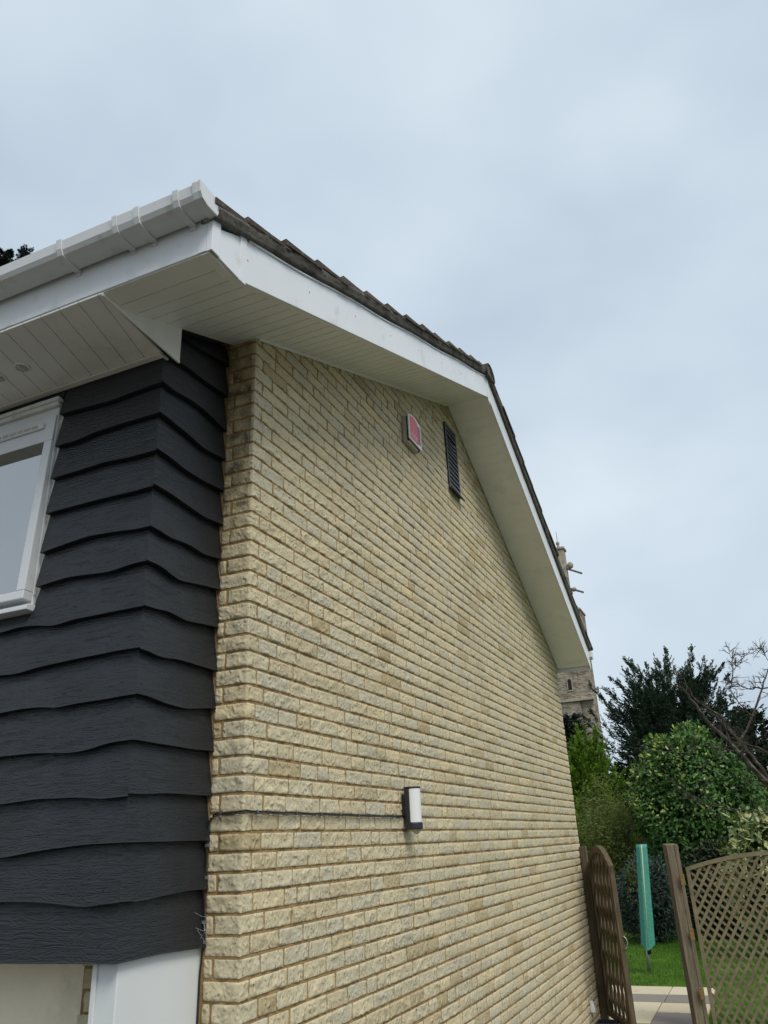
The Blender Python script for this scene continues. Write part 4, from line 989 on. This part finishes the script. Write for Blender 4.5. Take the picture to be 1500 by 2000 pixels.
can.build('canes', M['bamboo'], r_); crown(r_, merge(dat), M['bamboo'], 'foliage')

# ---- big glossy laurel
def leafy_shrub(name, label, cat, c, rad, n, L, W, m, tone_fn, out=.9, stems=True, zcut=None, inner=.55):
    r_ = tree(name, label, cat, c); d = unit(rnd(n)); d[:, 2] = np.where(d[:, 2] < -.8, -d[:, 2], d[:, 2])
    lump = np.array([1+.20*mnoise.noise(Vector(v)*1.9+Vector((c[0], 0, 0)))+.12*mnoise.noise(Vector(v)*5) for v in d])
    q = np.where(RNG.random(n) < .72, RNG.uniform(.86, 1.03, n), RNG.uniform(inner, .9, n))*lump
    P = np.array(c)+d*np.array(rad)*q[:, None]; k = P[:, 2] > GZ+.02; P, d, q = P[k], d[k], q[k]; n = len(P)
    D = d*.35+rnd(n, .55)+np.array([0, 0, .05]); Nn = d*out+rnd(n, .42)+np.array([0, 0, .35])
    crown(r_, leaf_quads(P, D, Nn, RNG.uniform(.75, 1.25, n)*L, RNG.uniform(.8, 1.2, n)*W, tone_fn(P, d, q), -.12, six=W > .03), m, 'foliage')
    b = MB(); c = np.array(c)
    for i in range(46 if rad[0] > .4 else 6):
        e = P[random.randrange(n)]; k_ = min(1., rad[0]/.8); b.tube([(c[0]+random.gauss(0, .08*k_), c[1]+random.gauss(0, .08*k_), GZ), (c*.5+e*.5)-np.array([0, 0, .1*k_]), e], [.03*k_*k_, .016*k_*k_, .004*k_], 5, False)
    b.build('stems', M['dbark'], r_)
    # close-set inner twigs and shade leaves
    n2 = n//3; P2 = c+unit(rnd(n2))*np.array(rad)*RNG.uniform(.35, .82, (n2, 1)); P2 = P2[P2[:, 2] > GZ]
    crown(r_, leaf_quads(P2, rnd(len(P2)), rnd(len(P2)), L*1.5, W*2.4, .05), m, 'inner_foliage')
    return r_
la, lb = on_y(1237, 1560, 15), on_y(1492, 1560, 15); lt = on_y(1345, 1426, 15)[2]
lc = ((la[0]+lb[0])/2, 15.1, (lt+GZ+.55)/2)
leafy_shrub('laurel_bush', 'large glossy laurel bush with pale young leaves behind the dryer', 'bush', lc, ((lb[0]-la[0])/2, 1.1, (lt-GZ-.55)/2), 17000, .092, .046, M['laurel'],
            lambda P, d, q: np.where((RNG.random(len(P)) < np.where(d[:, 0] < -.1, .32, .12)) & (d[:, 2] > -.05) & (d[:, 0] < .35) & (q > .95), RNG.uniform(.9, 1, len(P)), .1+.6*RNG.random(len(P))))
va = on_y(1403, 1640, 11.6); vt = on_y(1485, 1586, 11.6)[2]
leafy_shrub('variegated_shrub', 'cream-edged variegated shrub showing above the trellis panel', 'shrub', (va[0]+.78, 11.7, (vt+GZ+.2)/2), (.80, .7, (vt-GZ-.2)/2), 3600, .115, .045, M['varieg'],
            lambda P, d, q: np.where(RNG.random(len(P)) < .55, RNG.uniform(.55, 1, len(P)), RNG.uniform(.1, .4, len(P))))
ga, gb = on_y(1203, 1760, 13.3), on_y(1325, 1760, 13.3); gt = on_y(1265, 1672, 13.3)[2]
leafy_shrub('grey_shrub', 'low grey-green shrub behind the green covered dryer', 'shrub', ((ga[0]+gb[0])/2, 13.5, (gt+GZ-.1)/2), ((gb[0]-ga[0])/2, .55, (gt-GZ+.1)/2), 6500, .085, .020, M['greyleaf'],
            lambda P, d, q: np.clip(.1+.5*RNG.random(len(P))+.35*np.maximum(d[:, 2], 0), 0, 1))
ka, kb = on_y(1325, 1760, 13.6), on_y(1500, 1760, 13.6)
leafy_shrub('dark_shrub', 'dark low evergreen shrub seen through the trellis', 'shrub', ((ka[0]+kb[0])/2+.1, 13.9, GZ+.75), (.85, .5, .85), 4200, .09, .04, M['darkleaf'], lambda P, d, q: .1+.7*RNG.random(len(P)))
sa_ = on_y(1228, 1690, 12.9)
leafy_shrub('young_shrub', 'small light-green leafy sapling beside the bamboo', 'shrub', (sa_[0], 13.0, sa_[2]-.3), (.13, .13, .4), 150, .05, .02, M['bamboo'], lambda P, d, q: .1+.5*RNG.random(len(P)))

# ---- bare tree leaning in from the right
bt = tree('bare_tree', 'leafless lichened fruit tree with leaning limbs over the trellis', 'tree', (on_y(1640, 1700, 11.5)[0], 11.5)); BY = 11.5; b = MB()
def limb(pl, r0, r1, depth=0., jitter=.009):
    r0 *= .95; P = np.array([on_y(x, y, BY+depth*(i/(len(pl)-1))) for i, (x, y) in enumerate(pl)]); m_ = max(8, len(P)*4); t = np.linspace(0, len(P)-1, m_)
    Q = np.stack([np.interp(t, range(len(P)), P[:, k]) for k in range(3)], 1); Q[1:-1] += rnd(m_-2, jitter); b.tube(Q, np.linspace(r0, r1, m_), 6); return Q
base_ = bt.location; bx_ = base_[0]
b.tube([(bx_, 11.5, GZ), (bx_-.03, 11.5, GZ+.7), *[on_y(x, y, BY) for x, y in ((1600, 1640), (1545, 1580))]], [.10, .085, .07, .055], 8)
main = [limb([(1545, 1580), (1490, 1520), (1430, 1455), (1385, 1412), (1360, 1380), (1335, 1345), (1305, 1335)], .052, .010, -.5),
        limb([(1545, 1580), (1480, 1490), (1440, 1440), (1405, 1405), (1370, 1375)], .036, .012, .5),
        limb([(1440, 1460), (1470, 1400), (1488, 1340), (1505, 1300)], .026, .008, .4),
        limb([(1430, 1455), (1410, 1400), (1360, 1370), (1335, 1330), (1330, 1320)], .018, .006, -.3),
        limb([(1490, 1520), (1430, 1465), (1370, 1455), (1340, 1472), (1245, 1465)], .016, .004, -.6),
        limb([(1545, 1600), (1470, 1585), (1380, 1572), (1330, 1548)], .013, .003, -.5),
        limb([(1505, 1345), (1470, 1345), (1430, 1338), (1415, 1315)], .014, .006, .2),
        limb([(1560, 1560), (1500, 1470), (1450, 1450), (1440, 1452)], .024, .010, -.2),
        limb([(1430, 1338), (1432, 1300), (1424, 1265)], .008, .002, .1), limb([(1430, 1310), (1452, 1278)], .006, .002, 0),
        limb([(1500, 1290), (1483, 1266)], .007, .003, 0), limb([(1470, 1400), (1440, 1370), (1425, 1345)], .012, .004, -.2)]
def twig(p, d, L, r, lvl):
    pts = [p]; q = p.copy(); dd = d.copy()
    for k in range(4): dd = unit(dd+np.array([random.gauss(0, .16), random.gauss(0, .14), random.gauss(.05, .14)])); q = q+dd*L/4; pts.append(q)
    b.tube(pts, np.linspace(r, r*.4, 5), 4, False)
    if lvl > 0:
        for _ in range(random.randint(2, 4)):
            k = random.randint(1, 4); twig(pts[k], unit(dd+np.array([random.gauss(0, .8), random.gauss(0, .5), random.gauss(.2, .7)])), L*random.uniform(.35, .65), r*.55, lvl-1)
for Q in main:
    m_ = len(Q)
    for _ in range(13):
        k = random.randint(2, m_-1); t_ = unit(Q[k]-Q[k-1]); d = unit(t_*.6+np.array([random.gauss(-.1, .7), random.gauss(0, .5), random.gauss(.1, .6)]))
        twig(Q[k], d, random.uniform(.15, .42) if Q[k][2] < 1.15 else random.uniform(.08, .2), .0075, 2)
b.build('branches', M['bark'], bt)

# ---- fir tops over the roof on the left
for k, (px_, py_, dist) in enumerate(((10, 484, 24.), (53, 483, 26.))):
    d = ray(px_, py_); d = d/np.linalg.norm(d[:2]); P = CAM+d*dist
    r_ = tree('fir_tree', ('dark fir tree with its leader showing beyond the gutter' if k == 0 else 'second dark fir tree whose broad tip shows over the gutter'), 'tree', (P[0], P[1]))
    MB().tube([(P[0], P[1], GZ), (P[0], P[1], P[2]-.2)], [.35, .02], 8).build('trunk', M['dbark'], r_, True)
    n = 620; u = RNG.random(n)**.55; th = RNG.uniform(0, 2*math.pi, n); hh = P[2]-GZ
    rad_ = (1-u)*3.0+.06; bs = np.stack([P[0]+np.cos(th)*rad_*.15, P[1]+np.sin(th)*rad_*.15, GZ+2.+(hh-2.25)*u], 1)
    dd = np.stack([np.cos(th), np.sin(th), np.where(u > .93, .75, .1)], 1)
    crown(r_, sprays(bs, dd, rad_*RNG.uniform(.7, 1.1, n)+.25, 85, .16, .035, .04, .8, lambda p, t: RNG.random(t.shape)), M['fir'])

# ---- lawn grass
n = 60000
P = np.stack([RNG.uniform(-1.6, 3.2, n), RNG.uniform(PAT_Y1-2.6, 14.2, n), np.full(n, GZ-.006)], 1)
k = ~((P[:, 0] < PAT_X1+.01) & (P[:, 1] < PAT_Y1+.005)); P = P[k]; n = len(P)
clump = np.array([mnoise.noise((p[0]*2.2, p[1]*2.2, 0)) for p in P])
D = rnd(n, .38)+np.array([0, 0, 1.]); V, Fc, T = leaf_quads(P, D, rnd(n), RNG.uniform(.025, .05, n)*(1+.4*clump), .007, np.clip(.45+.45*clump+RNG.normal(size=n)*.2, 0, 1))
g_ = mk('grass', V, Fc, M['grass'], None, False, T, kind='stuff'); tag(g_, 'short green lawn grass beyond the patio', 'grass')
